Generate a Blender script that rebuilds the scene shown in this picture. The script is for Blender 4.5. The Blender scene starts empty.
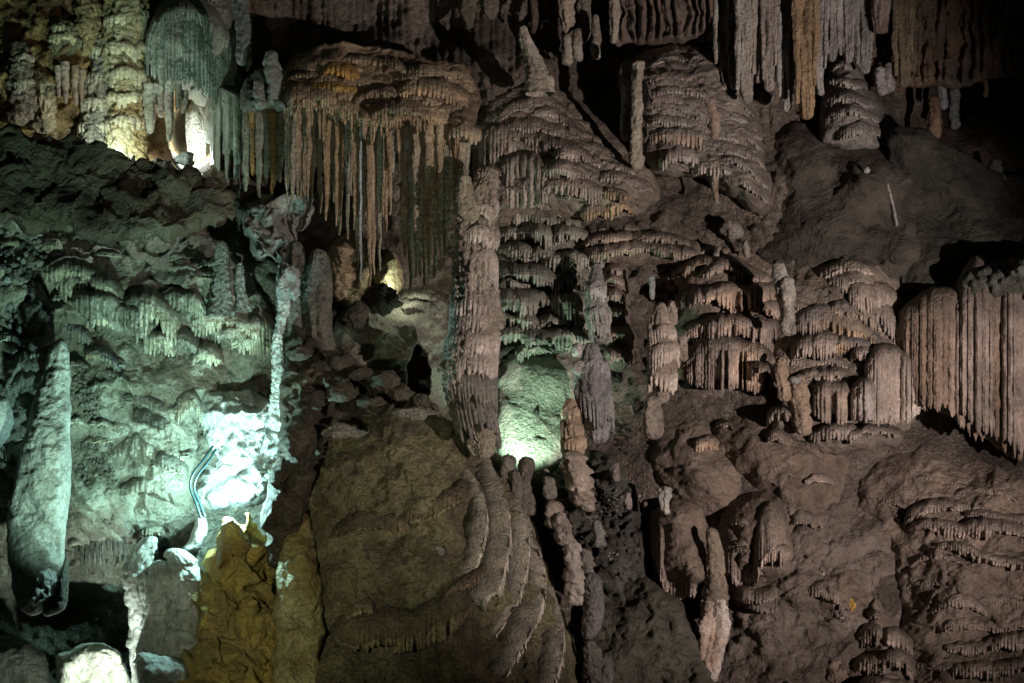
import bpy, math, random
import numpy as np

# ------------------------------------------------------------------ camera, world, exposure, lamps
S = bpy.context.scene
C = S.collection
CAM_Y, CAM_Z, PX = -30.0, 4.0, 0.02          # a pixel of the photograph is 2 cm on the plane y = 0

def P(x, y, d):
    """photograph pixel + distance d (metres in front of the plane y = 0) -> world point(s)"""
    x = np.asarray(x, float); y = np.asarray(y, float); d = np.asarray(d, float)
    s = (-CAM_Y - d) / -CAM_Y * PX
    return np.stack([(x - 512) * s, -d + 0 * x, CAM_Z - (y - 341.5) * s], -1)

cam = bpy.data.objects.new('camera', bpy.data.cameras.new('camera'))
cam.location = (0, CAM_Y, CAM_Z); cam.rotation_euler = (math.pi / 2, 0, 0)
cam.data.sensor_width = 36; cam.data.lens = 36 * -CAM_Y / (1024 * PX)
cam.data.clip_end = 300
C.objects.link(cam); S.camera = cam

W = bpy.data.worlds.new('World'); S.world = W; W.use_nodes = True
bg = W.node_tree.nodes['Background']
bg.inputs[0].default_value = (0.62, 0.95, 0.75, 1); bg.inputs[1].default_value = 0.008
S.view_settings.view_transform = 'Standard'; S.view_settings.look = 'None'
S.view_settings.exposure = 0; S.view_settings.gamma = 1; S.view_settings.use_curve_mapping = False
S.cycles.max_bounces = 4; S.cycles.diffuse_bounces = 2; S.cycles.glossy_bounces = 2
S.cycles.use_denoising = True; S.cycles.sample_clamp_indirect = 3

from mathutils import Vector
def lamp(name, loc, target, power, col, angle=60, blend=0.6, size=0.12):
    """a hidden show-cave floodlight, or an added fill light"""
    L = bpy.data.lights.new(name, 'SPOT' if target is not None else 'POINT')
    L.energy = power; L.color = col; L.shadow_soft_size = size
    o = bpy.data.objects.new(name, L); o.location = tuple(loc)
    if target is not None:
        L.spot_size = math.radians(angle); L.spot_blend = blend
        o.rotation_euler = (Vector(tuple(target)) - Vector(tuple(loc))).to_track_quat('-Z', 'Y').to_euler()
    C.objects.link(o); return o

lamp('key_floodlight', (14.5, -18.5, 1.4), (4.3, 0, 4.3), 18000, (1.0, 0.855, 0.80), 50, 0.75, 0.15)
lamp('left_wall_floodlight', P(228, 500, 1.75), None, 600, (0.54, 1.0, 0.95), size=0.08)
lamp('pillar_floodlight', P(190, 700, 9.0), P(95, 335, 0.5), 3900, (0.62, 1.0, 0.80), 50, 0.6, 0.1)
lamp('upper_left_floodlight', P(116, 150, -0.3), None, 270, (0.80, 1.0, 0.88), size=0.06)
lamp('opening_floodlight', P(188, 160, -3.3), None, 170, (0.88, 1.0, 0.92), size=0.05)
lamp('niche_floodlight', P(519, 470, 0.45), P(530, 350, -1.2), 330, (0.66, 1.0, 0.76), 120, 0.6, 0.06)
lamp('alcove_floodlight', P(400, 288, -1.0), None, 24, (0.95, 1.0, 0.78), size=0.05)
lamp('floor_floodlight', P(112, 742, 3.8), P(88, 655, 0.8), 900, (0.85, 1.0, 0.88), 84, 0.5, 0.05)
lamp('mound_fill', (-6.0, -18, 2.0), P(320, 530, 1.5), 3000, (0.97, 1.0, 0.70), 33, 0.9, 0.3)  # added fill light to brighten the brown mound and ochre bank
lamp('curtain_floodlight', (-1.0, -16, 3), P(370, 120, 0), 1000, (0.95, 1.0, 0.74), 26, 0.9, 0.2)


# ------------------------------------------------------------------ noise
def _h(ix, iy, iz):
    n = (ix.astype(np.int64) * 374761393 + iy.astype(np.int64) * 668265263 + iz.astype(np.int64) * 1274126177) & 0xFFFFFFFF
    n = ((n ^ (n >> 15)) * 0x2c1b3c6d) & 0xFFFFFFFF
    n = ((n ^ (n >> 12)) * 0x297a2d39) & 0xFFFFFFFF
    return ((n ^ (n >> 15)) & 0xFFFFFF) / float(0xFFFFFF)

def vn(x, y, z=0.0):
    x, y, z = np.broadcast_arrays(np.asarray(x, float), np.asarray(y, float), np.asarray(z, float))
    ix, iy, iz = np.floor(x), np.floor(y), np.floor(z)
    fx, fy, fz = x - ix, y - iy, z - iz
    fx = fx * fx * (3 - 2 * fx); fy = fy * fy * (3 - 2 * fy); fz = fz * fz * (3 - 2 * fz)
    r = 0
    for a in (0, 1):
        for b in (0, 1):
            for c in (0, 1):
                r = r + _h(ix + a, iy + b, iz + c) * (fx if a else 1 - fx) * (fy if b else 1 - fy) * (fz if c else 1 - fz)
    return r * 2 - 1

def fbm(x, y, z=0.0, o=4, g=0.5):
    a, r, f = 1.0, 0.0, 1.0
    for k in range(o):
        r = r + a * vn(np.asarray(x) * f + 17.3 * k, np.asarray(y) * f - 9.1 * k, np.asarray(z) * f + 5.7 * k)
        a *= g; f *= 2.03
    return r

def worley(x, y, seed=0):
    ix, iy = np.floor(x), np.floor(y)
    best = np.full(np.shape(x), 9.0)
    for a in (-1, 0, 1):
        for b in (-1, 0, 1):
            cx, cy = ix + a, iy + b
            z = np.zeros_like(cx) + seed
            best = np.minimum(best, (cx + _h(cx, cy, z) - x) ** 2 + (cy + _h(cx, cy, z + 7) - y) ** 2)
    return np.sqrt(best)

# ------------------------------------------------------------------ materials
def rock(name, scale=1.0, bump=0.6, rough=0.75, spec=0.3, speck=0.35, grain=0.03):
    m = bpy.data.materials.new(name); m.use_nodes = True
    N, L = m.node_tree.nodes, m.node_tree.links
    b = N['Principled BSDF']
    b.inputs['Specular IOR Level'].default_value = spec
    at = N.new('ShaderNodeVertexColor'); at.layer_name = 'tone'
    geo = N.new('ShaderNodeNewGeometry')
    def noise(s, d=6, r=0.6):
        n = N.new('ShaderNodeTexNoise'); n.inputs['Scale'].default_value = s * scale
        n.inputs['Detail'].default_value = d; n.inputs['Roughness'].default_value = r
        L.new(geo.outputs['Position'], n.inputs['Vector']); return n.outputs['Fac']
    n1, n2, n3 = noise(2.2, 5), noise(14, 4, 0.7), noise(55, 3, 0.7)
    def ramp(src, lo, hi, a, c):
        r = N.new('ShaderNodeMapRange'); L.new(src, r.inputs[0])
        r.inputs[1].default_value = lo; r.inputs[2].default_value = hi
        r.inputs[3].default_value = a; r.inputs[4].default_value = c; return r.outputs[0]
    def mth(op, a, c):
        q = N.new('ShaderNodeMath'); q.operation = op
        for i, v in enumerate((a, c)):
            if isinstance(v, (int, float)): q.inputs[i].default_value = v
            else: L.new(v, q.inputs[i])
        return q.outputs[0]
    v = mth('MULTIPLY', ramp(n1, 0.3, 0.7, 0.72, 1.25), ramp(n2, 0.3, 0.72, 1 - speck, 1 + speck))
    v = mth('MULTIPLY', v, ramp(n3, 0.3, 0.7, 1 - speck * 0.6, 1 + speck * 0.6))
    mx = N.new('ShaderNodeMix'); mx.data_type = 'RGBA'; mx.blend_type = 'MULTIPLY'
    mx.inputs[0].default_value = 1
    L.new(at.outputs['Color'], mx.inputs[6]); L.new(v, mx.inputs[7])
    L.new(mx.outputs[2], b.inputs['Base Color'])
    L.new(ramp(n2, 0.3, 0.7, rough - 0.15, min(1, rough + 0.15)), b.inputs['Roughness'])
    vo = N.new('ShaderNodeTexVoronoi'); vo.inputs['Scale'].default_value = 16 * scale
    L.new(geo.outputs['Position'], vo.inputs['Vector'])
    hgt = mth('ADD', mth('MULTIPLY', n2, 0.9), mth('MULTIPLY', n3, 0.3))
    hgt = mth('ADD', hgt, mth('MULTIPLY', noise(5.5, 5, 0.65), 1.7))
    hgt = mth('SUBTRACT', hgt, mth('MULTIPLY', vo.outputs['Distance'], 0.35))
    bp = N.new('ShaderNodeBump'); bp.inputs['Strength'].default_value = bump
    bp.inputs['Distance'].default_value = grain * 3
    L.new(hgt, bp.inputs['Height']); L.new(bp.outputs['Normal'], b.inputs['Normal'])
    return m

M_CAL = rock('calcite_flowstone', bump=0.8, rough=0.55, spec=0.5)
M_MUD = rock('mud_coated_rock', bump=0.75, rough=0.8, spec=0.25, speck=0.28)
M_ROUGH = rock('coral_crusted_rock', bump=0.9, rough=0.75, speck=0.5, grain=0.05)
M_WET = rock('wet_calcite', bump=0.5, rough=0.45, spec=0.5)

CAL = (0.34, 0.30, 0.255); PINK = (0.44, 0.385, 0.335); MUD = (0.165, 0.138, 0.113); OCH = (0.42, 0.25, 0.075)
GRN = (0.36, 0.37, 0.30); CREAM = (0.56, 0.49, 0.33); DARK = (0.085, 0.07, 0.052); WHITE = (0.62, 0.60, 0.55)
TAN = (0.38, 0.27, 0.17); BRN = (0.15, 0.105, 0.07); GREY = (0.27, 0.25, 0.225); TEAL = (0.34, 0.37, 0.34)

# ------------------------------------------------------------------ mesh and object helpers
def tones(V, c1, c2=None, sc=1.3, seed=0.0):
    """rock colour: two stone colours mixed in irregular patches"""
    c1 = np.array(c1); c2 = c1 * 0.62 if c2 is None else np.array(c2)
    f = np.clip(0.5 + 0.9 * fbm(V[:, 0] * sc + seed, V[:, 1] * sc, V[:, 2] * sc, 4, 0.6), 0, 1)[:, None]
    return c1 * (1 - f) + c2 * f

def mesh_obj(name, V, F, col, mat, parent=None, base=None):
    V = np.asarray(V, float)
    if parent is not None: base = np.array(parent.location)
    elif base is None: base = np.array([V[:, 0].mean(), V[:, 1].max(), V[:, 2].min()])
    me = bpy.data.meshes.new(name)
    me.vertices.add(len(V)); me.vertices.foreach_set('co', (V - base).astype(np.float32).ravel())
    me.loops.add(F.size); me.loops.foreach_set('vertex_index', F.astype(np.int32).ravel())
    me.polygons.add(len(F)); me.polygons.foreach_set('loop_start', np.arange(0, F.size, F.shape[1], dtype=np.int32))
    me.polygons.foreach_set('use_smooth', np.ones(len(F), bool))
    a = me.color_attributes.new('tone', 'FLOAT_COLOR', 'POINT')
    a.data.foreach_set('color', np.concatenate([np.clip(col, 0.004, 0.9), np.ones((len(V), 1))], 1).astype(np.float32).ravel())
    me.update(); me.validate()
    me.materials.append(mat)
    o = bpy.data.objects.new(name, me); C.objects.link(o)
    if parent is not None: o.parent = parent
    else: o.location = base
    return o

def quads(n, m, wrap=False, mask=None):
    i = np.arange(n if wrap else n - 1)[:, None]; j = np.arange(m - 1)[None, :]
    a = i * m + j; b = ((i + 1) % n) * m + j
    F = np.stack([a, b, b + 1, a + 1], -1)
    if mask is not None: return F[mask]
    return F.reshape(-1, 4)

def tag(o, label, cat, group=None, kind=None):
    if label: o['label'] = label
    if cat: o['category'] = cat
    if group: o['group'] = group
    if kind or cat: o['kind'] = kind or 'thing'
    return o

def thing(name, label, cat, loc, group=None):
    o = bpy.data.objects.new(name, None); o.empty_display_size = 0.2
    C.objects.link(o); o.location = tuple(float(v) for v in loc)
    return tag(o, label, cat, group)

def chaikin(p, n=2, closed=True):
    p = np.array(p, float)
    for _ in range(n):
        if closed:
            q = np.roll(p, -1, 0); p = np.stack([.75 * p + .25 * q, .25 * p + .75 * q], 1).reshape(-1, p.shape[1])
        else:
            a, b = p[:-1], p[1:]
            p = np.concatenate([p[:1], np.stack([.75 * a + .25 * b, .25 * a + .75 * b], 1).reshape(-1, p.shape[1]), p[-1:]])
    return p

def resample(p, step):
    p = np.array(p, float); L = np.r_[0, np.cumsum(np.hypot(*(np.diff(p[:, :2], axis=0).T)))]
    n = max(4, int(L[-1] / step) + 1); t = np.linspace(0, L[-1], n)
    return np.stack([np.interp(t, L, p[:, k]) for k in range(p.shape[1])], 1), t

def sdf(x, y, poly):
    A = poly; B = np.roll(poly, -1, 0)
    best = np.full(x.shape, 1e9); cx = np.zeros_like(x); cy = np.zeros_like(x); ins = np.zeros(x.shape, bool)
    for (ax, ay), (bx, by) in zip(A, B):
        ex, ey = bx - ax, by - ay
        t = np.clip(((x - ax) * ex + (y - ay) * ey) / (ex * ex + ey * ey + 1e-9), 0, 1)
        qx, qy = ax + t * ex, ay + t * ey
        dd = (x - qx) ** 2 + (y - qy) ** 2
        k = dd < best; best = np.where(k, dd, best); cx = np.where(k, qx, cx); cy = np.where(k, qy, cy)
        if abs(ey) > 1e-9: ins ^= ((ay > y) != (by > y)) & (x < ex * (y - ay) / ey + ax)
    return np.where(ins, 1, -1) * np.sqrt(best), cx, cy

def idw(ctl, x, y, p=3.0, eps=15.0):
    num = 0; den = 0
    for cx, cy, v in ctl:
        w = 1.0 / (((x - cx) ** 2 + (y - cy) ** 2) ** 0.5 + eps) ** p
        num = num + w * v; den = den + w
    return num / den

WALL = [(-140,-120,-2),(0,-120,-2.5),(150,-120,-3),(300,-120,-3.5),(450,-120,-4),(600,-120,-5),(750,-120,-4),(900,-120,-7),(1150,-120,-7),
 (-140,0,-1.5),(0,0,-2.4),(100,0,-2.4),(190,0,-2.6),(250,0,-2.6),(300,20,-3.2),(380,10,-4),(450,20,-4.5),(530,20,-5),(600,20,-5),(670,20,-3.6),(720,20,-3.8),(780,0,-4),(850,0,-5),(920,0,-7),(1024,0,-8),(1150,0,-8),
 (-140,100,-1),(0,100,-1.8),(60,100,-2.2),(120,90,-2.6),(190,120,-4.2),(250,100,-1.6),(300,60,-1.2),(380,60,-1.1),(450,80,-1.3),(310,150,-2.6),(380,150,-2.8),(440,150,-2.6),(490,100,-2),(540,70,-2.5),(600,90,-4.2),(650,100,-2.6),(700,100,-2.5),(760,110,-3),(800,110,-2.8),(850,110,-2.6),(900,80,-5),(920,130,-6),(960,100,-9),(1024,100,-9),(1150,100,-9),
 (-140,200,.3),(0,200,0),(100,190,-.1),(200,200,-.4),(260,200,-.7),(310,220,-2.6),(380,220,-3),(440,220,-2.6),(490,200,-1.8),(560,170,-1.4),(620,190,-1.6),(670,200,-2),(740,190,-2),(800,170,-2),(860,180,-1.7),(910,180,-2.2),(950,210,-5),(1000,200,-7),(1150,200,-6),
 (-140,300,.5),(0,300,.4),(100,300,.4),(200,290,.2),(260,290,-.4),(310,290,-1.2),(360,290,-2),(410,280,-2.6),(440,300,-2),(520,290,-2),(600,290,-1.7),(650,290,-1.8),(700,290,-1.3),(780,290,-1.3),(850,270,-1.2),(900,260,-1.5),(950,260,-2),(1024,260,-1.8),(1150,280,-1),
 (-140,400,.8),(0,400,.7),(100,400,.7),(180,400,.3),(240,400,-.3),(280,380,-.6),(340,370,-.6),(420,370,-1.2),(500,380,-1.8),(560,400,-1.6),(620,400,-1.6),(700,400,-1),(780,400,-.7),(860,400,-.9),(920,420,-2.2),(980,420,-2),(1040,420,-1.2),(1150,400,-.5),
 (-140,500,.5),(0,500,.2),(100,500,.8),(170,500,.3),(230,480,-.3),(300,500,0),(400,480,-.5),(500,470,-1.2),(545,470,-1.0),(600,490,-.9),(650,480,-.3),(700,480,0),(780,500,.2),(850,480,-.9),(920,470,-.9),(1024,500,0),(1150,500,.5),
 (-140,600,-1),(0,620,-2),(60,620,-2.2),(130,600,-1.2),(200,600,0),(400,600,.6),(560,600,.3),(640,600,-.2),(720,600,.5),(800,600,.5),(880,600,.6),(960,600,.9),(1040,600,1.2),(1150,600,1.4),
 (-140,700,-1),(0,700,-2),(100,700,-1.8),(200,700,.6),(400,700,1.4),(560,700,.8),(640,680,.6),(720,700,1.1),(800,700,1),(880,690,1.3),(960,700,1.7),(1040,700,2),(1150,700,2.2),
 (-140,820,0),(100,820,0),(300,820,2),(512,820,2),(700,820,2),(900,820,2.5),(1150,820,3)]


def Wd(x, y):
    """depth of the cave wall (metres in front of the plane y = 0) seen at a photograph pixel"""
    x = np.asarray(x, float); y = np.asarray(y, float)
    return idw(WALL, x, y)

def detail(x, y, d, big=0.25, mid=0.1, fine=0.03, seed=0.0):
    """lumpy rock relief"""
    return (big * fbm(x / 55 + seed, y / 45, d * .5, 2) + mid * fbm(x / 17 + seed, y / 13, 3.1 + d, 3)
            + fine * fbm(x / 5 + seed, y / 4, 7.7 + d, 2))

def tier_relief(x, y, period, amp, warp, slope=0.0, seed=0.0, flute=0.0, fw=3.0):
    """stacked scalloped rims, each swelling downwards to a lip and cutting back under it"""
    q = (y + slope * x + warp * fbm(x / 40 + seed, y / 60, seed, 3) + warp * .25 * fbm(x / 9, y / 20 + seed, 2.2, 2)) / period
    n = np.floor(q); ph = q - n
    q2 = np.clip(ph / 0.9, 0, 1)
    sh = np.sqrt(np.maximum(0, 1 - (1 - q2) ** 2)) * np.where(ph > .9, (1 - ph) / .1, 1)
    am = np.clip(0.75 + 0.9 * vn(x / 28 + n * 5.3, n * 3.7, seed), 0.1, 1.6)
    r = amp * am * sh
    if flute:
        k = np.abs(np.sin((x + 2.5 * vn(x / 8, n * 1.7, seed)) * math.pi / fw))
        r = r - flute * (1 - k) ** 1.5 * np.clip((ph - .35) * 3, 0, 1)
    return r

def mound(name, label, cat, poly, off=-0.2, bulge=1.0, R=60.0, col=(CAL, None), mat=None, depth=None, step=1.6, relief=(0.2, 0.08, 0.025),
          tiers=None, fn=None, warp=3.0, seed=0.0, parent=None, group=None, kind=None, power=0.5, bumps=None):
    """a body of rock swelling out of the wall; returns (object or part parent, depth function)"""
    poly = chaikin(poly, 2)
    x0, y0 = poly.min(0) - 4; x1, y1 = poly.max(0) + 4
    X, Y = np.meshgrid(np.arange(x0, x1, step), np.arange(y0, y1, step), indexing='ij')
    s, cx, cy = sdf(X, Y, poly)
    keep = s > 0
    fm = keep[:-1, :-1] | keep[1:, :-1] | keep[:-1, 1:] | keep[1:, 1:]
    out = s <= 0
    gx, gy = np.where(out, cx, X), np.where(out, cy, Y)
    ss = np.where(out, 0, s)
    def base(x, y): return (Wd(x, y) if depth is None else idw(depth, x, y)) + off
    def prof(s): return bulge * np.maximum(0, 1 - (1 - np.minimum(s / R, 1)) ** 2) ** power
    D = base(gx, gy) + prof(ss)
    fade = np.clip(ss / 8, 0.0, 1)
    D0 = D
    D = D + fade * detail(gx, gy, 0, *relief, seed=seed)
    if tiers: D = D + fade * tier_relief(gx, gy, *tiers)
    if bumps: D = D + fade * bumps[1] * (0.6 - worley(gx / bumps[0], gy / bumps[0], seed))
    if fn is not None: D = D + fade * fn(gx, gy)
    D = np.where(out, D - 0.35, D)
    wx = gx + warp * fbm(gx / 14 + seed, gy / 14, 1.3 + seed, 3); wy = gy + warp * fbm(gx / 14 - seed, gy / 14, 8.3 + seed, 3)
    V = P(wx, wy, D).reshape(-1, 3)
    F = quads(*X.shape, mask=fm)
    used = np.unique(F); mp = np.zeros(len(V), int); mp[used] = np.arange(len(used))
    V, F = V[used], mp[F]
    F = F[:, ::-1]
    col_ = tones(V, *col, seed=seed)
    o = mesh_obj(name, V, F, col_, mat or M_CAL, parent)
    if parent is None: tag(o, label, cat, group, kind)
    def surf(x, y):
        x = np.asarray(x, float); y = np.asarray(y, float)
        s, _, _ = sdf(x, y, poly)
        return base(x, y) + prof(np.maximum(s, 0)) + detail(x, y, 0, relief[0], 0, 0, seed=seed) * np.clip(s / 8, 0, 1)
    return o, surf

def cells(t, w, rng):
    """irregular flute cells along arc t: 0..1 half-round profile and a random number per cell"""
    e = [0.0]
    while e[-1] < t[-1] + 1: e.append(e[-1] + w * rng.uniform(.55, 1.6))
    e = np.array(e); k = np.searchsorted(e, t, side='right') - 1; k = np.clip(k, 0, len(e) - 2)
    f = (t - e[k]) / (e[k + 1] - e[k])
    rnd = np.array([rng.random() for _ in e])
    return np.sqrt(np.maximum(0, 1 - (2 * f - 1) ** 2)), rnd[k], (e[k + 1] - e[k])

def ledge(parent, surf, pts, prot=0.4, cap=10, fr=12, fl=3.2, seed=1, capdir=(0, -1), frdir=(0, 1), rag=.5, lob=22, inset=.1, flute=1.0,
          ccap=MUD, cfr=PINK, mat=None, name='ledge', lobamp=.35, lens=None, endp=4, c2=None):
    """one overhanging flowstone rim: rounded cap, lip, ragged fluted fringe, recessed underside"""
    rng = random.Random(seed * 7919 + int(pts[0][0]))
    lip, t = resample(chaikin(pts, 3, False), min(.75, fl / 5.5))
    n = len(lip); u = np.linspace(0, 1, n)
    e = np.maximum(0.03, 1 - np.abs(2 * u - 1) ** endp) ** .5
    nl = vn(t / lob + seed * 1.7, seed * .37); n2 = vn(t / lob * .8 + 9, seed * 1.1)
    lx = lip[:, 0]; ly = lip[:, 1] + cap * .35 * n2 + 1.2 * vn(t / 5, seed)
    pr = prot * e * (1 + lobamp * nl + .1 * vn(t / 7, seed + 3.3)); ch = cap * (.35 + .65 * e) * (1 + .25 * nl)
    rr, rnd, cw = cells(t, fl, rng)
    if fl > 4.2:
        r2, _, _ = cells(t, 2.6, rng); rr = rr * .72 + .28 * r2 * rr ** .3
    Lf = fr if lens is None else np.interp(lx, [a for a, _ in lens], [b for _, b in lens]) - ly
    L = Lf * (.45 + .55 * e) * np.clip(.78 + .55 * vn(t / 19 + 3, seed) + .2 * vn(t / 7, seed + 2), .12, 1.4) * (1 - rag * rnd) * (.5 + .5 * rr)
    if lens is not None: L = Lf * (1 - .18 * rag * rnd) * (.86 + .14 * rr)
    gap = np.clip((.2 - rnd) / .04, 0, 1) * np.clip(rr * 3, 0, 1)
    L = np.maximum(L * (1 - .35 * gap), 1.0)
    A = cw * .5 * PX * 1.9 * flute; G = gap * np.minimum(.16, .3 * pr)
    D0 = surf(lx + capdir[0] * ch, ly + capdir[1] * ch) - .06; Dl = surf(lx, ly) + pr
    Db = surf(lx + frdir[0] * L, ly + frdir[1] * L)
    cols = []; X = []; Y = []; D = []
    K = np.array([.5])
    ccap = np.array(ccap) * .8; cfr = np.array(cfr) * 1.17  # mud caps darkened, fringes brightened: extra shading contrast put into the colour
    for a in np.linspace(0, 90, 9):
        a = math.radians(a)
        X.append(lx + capdir[0] * ch * math.cos(a)); Y.append(ly + capdir[1] * ch * math.cos(a))
        D.append(D0 + (Dl - D0) * math.sin(a) - (1 - rr) * A * max(0, (math.sin(a) - .75) / .25) * .6
                 + .03 * vn(lx / 4, a * 4 + ly / 4, seed))
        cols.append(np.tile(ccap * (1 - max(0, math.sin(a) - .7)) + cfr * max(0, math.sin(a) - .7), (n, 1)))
    Dq = Dl
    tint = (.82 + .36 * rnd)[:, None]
    m = int(min(34, max(8, fr / 2.2)))
    for q in np.linspace(0, 1, m + 1)[1:]:
        X.append(lx + frdir[0] * L * q + .5 * vn(t / 6, q * fr / 8, seed)); Y.append(ly + frdir[1] * L * q)
        Dq = Dl - inset * pr * q ** 1.5 - (1 - rr) * A * min(1, .6 + q) - G * min(1, .3 + q * 2) - (.3 * A * rr) * max(0, q - .8) * 3 + .022 * vn(t / 4, q * fr / 5, seed + 5) + .05 * vn(t / 9, q * fr / 14, seed + 8)
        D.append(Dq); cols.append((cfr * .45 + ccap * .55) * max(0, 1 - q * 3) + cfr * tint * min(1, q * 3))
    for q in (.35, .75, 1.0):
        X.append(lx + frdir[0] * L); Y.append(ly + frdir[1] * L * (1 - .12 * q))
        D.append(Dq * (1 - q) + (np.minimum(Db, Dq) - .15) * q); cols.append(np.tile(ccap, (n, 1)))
    V = P(np.array(X).T, np.array(Y).T, np.array(D).T).reshape(-1, 3)
    co = np.stack(cols, 1).reshape(-1, 3)
    f = (1 + .35 * fbm(V[:, 0] * 1.7 + seed, V[:, 1], V[:, 2] * 1.7, 3))[:, None]
    if c2 is not None:
        g = np.clip(.5 + 1.1 * fbm(V[:, 0] * 1.1 + seed * 3.1, V[:, 1], V[:, 2] * .5, 3), 0, 1)[:, None]
        co = co * (1 - g) + co * np.array(c2) / np.array(cfr) * g
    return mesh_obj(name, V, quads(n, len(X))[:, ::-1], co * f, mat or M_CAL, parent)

def spindle(name, pts, d, col=(CAL, None), mat=None, parent=None, rings=None, flutes=(0, 0), lump=.12, tip=(1, 1), seed=0.0, nth=None, step=1.3,
            fine=.06, flat=1.0, knob=0.4, kn=5.0):
    """stalactite, stalagmite or column: pts = (x, y, radius) in photograph pixels from top to bottom"""
    p = chaikin(pts, 2, False); p, t = resample(np.c_[p[:, :2], p[:, 2:]], step)
    x, y, r = p.T
    x = x + np.minimum(.14 * r.max() + .35, 1.6) * vn(t / (6 + 2.2 * r.max()) + seed * 3.3, seed)
    k = np.ones_like(r)
    if tip[0]: k = np.minimum(k, np.sqrt(np.clip(1 - (1 - np.clip(t / max(r[0] * tip[0], 1.0), 0, 1)) ** 2, 0.0004, 1)))
    if tip[1]: k = np.minimum(k, np.sqrt(np.clip(1 - (1 - np.clip((t[-1] - t) / max(r[-1] * tip[1], 1.0), 0, 1)) ** 2, 0.0004, 1)))
    r = r * k
    nt = nth or int(np.clip(2 * math.pi * r.max() / 1.6, 12, 140))
    th = np.linspace(0, 2 * math.pi, nt, endpoint=False)[:, None]
    d = np.interp(t, np.linspace(0, t[-1], len(d)), d) if isinstance(d, (list, tuple)) else np.full_like(t, d)
    s = (-CAM_Y - d) / -CAM_Y * PX
    cx, cy = np.cos(th), np.sin(th)
    RR = r * (1 + lump * fbm(cx * 1.2 + seed, cy * 1.2, t / (r.max() * 2 + 3) + seed, 3))
    if rings:
        per, amp = rings
        q = (t + per * .5 * vn(cx * 1.5 + seed, cy * 1.5, t / per * .7) + per * .6 * vn(t / per * .6, seed)) / per; ph = q - np.floor(q)
        RR = RR * (1 + amp * (np.sqrt(np.maximum(0, 1 - (1 - ph) ** 2)) * np.where(ph > .85, (1 - ph) / .15, 1) - .5))
    if flutes[0]:
        RR = RR * (1 - flutes[1] * (1 - np.abs(np.sin(flutes[0] * th * .5 + 1.5 * vn(cx * 2, cy * 2, t / 40 + seed)))) ** 1.3)
    if knob: RR = RR + knob * r ** .5 * (0.55 - worley(th * nt / 6.283 * 1.6 / kn + 0 * t, t / kn + 0 * th, seed))
    RR = RR + fine * np.minimum(r, 12) * fbm(cx * r / 3 + seed, cy * r / 3, t / 3, 2)
    Cn = P(x, y, d)
    V = np.stack([Cn[:, 0] + RR * cx * s, Cn[:, 1] + RR * cy * s * flat, Cn[:, 2] + 0 * RR], -1)
    V = V.reshape(-1, 3)
    F = quads(nt, len(t), wrap=True)
    co = tones(V, *col, sc=1.6, seed=seed)
    o = mesh_obj(name, V, F, co, mat or M_CAL, parent, None if parent else P(x[-1], y[-1], float(d[-1])))
    o['_spin'] = 0; del o['_spin']
    return o, (y, x, r / np.maximum(k, .05), d)

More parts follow.
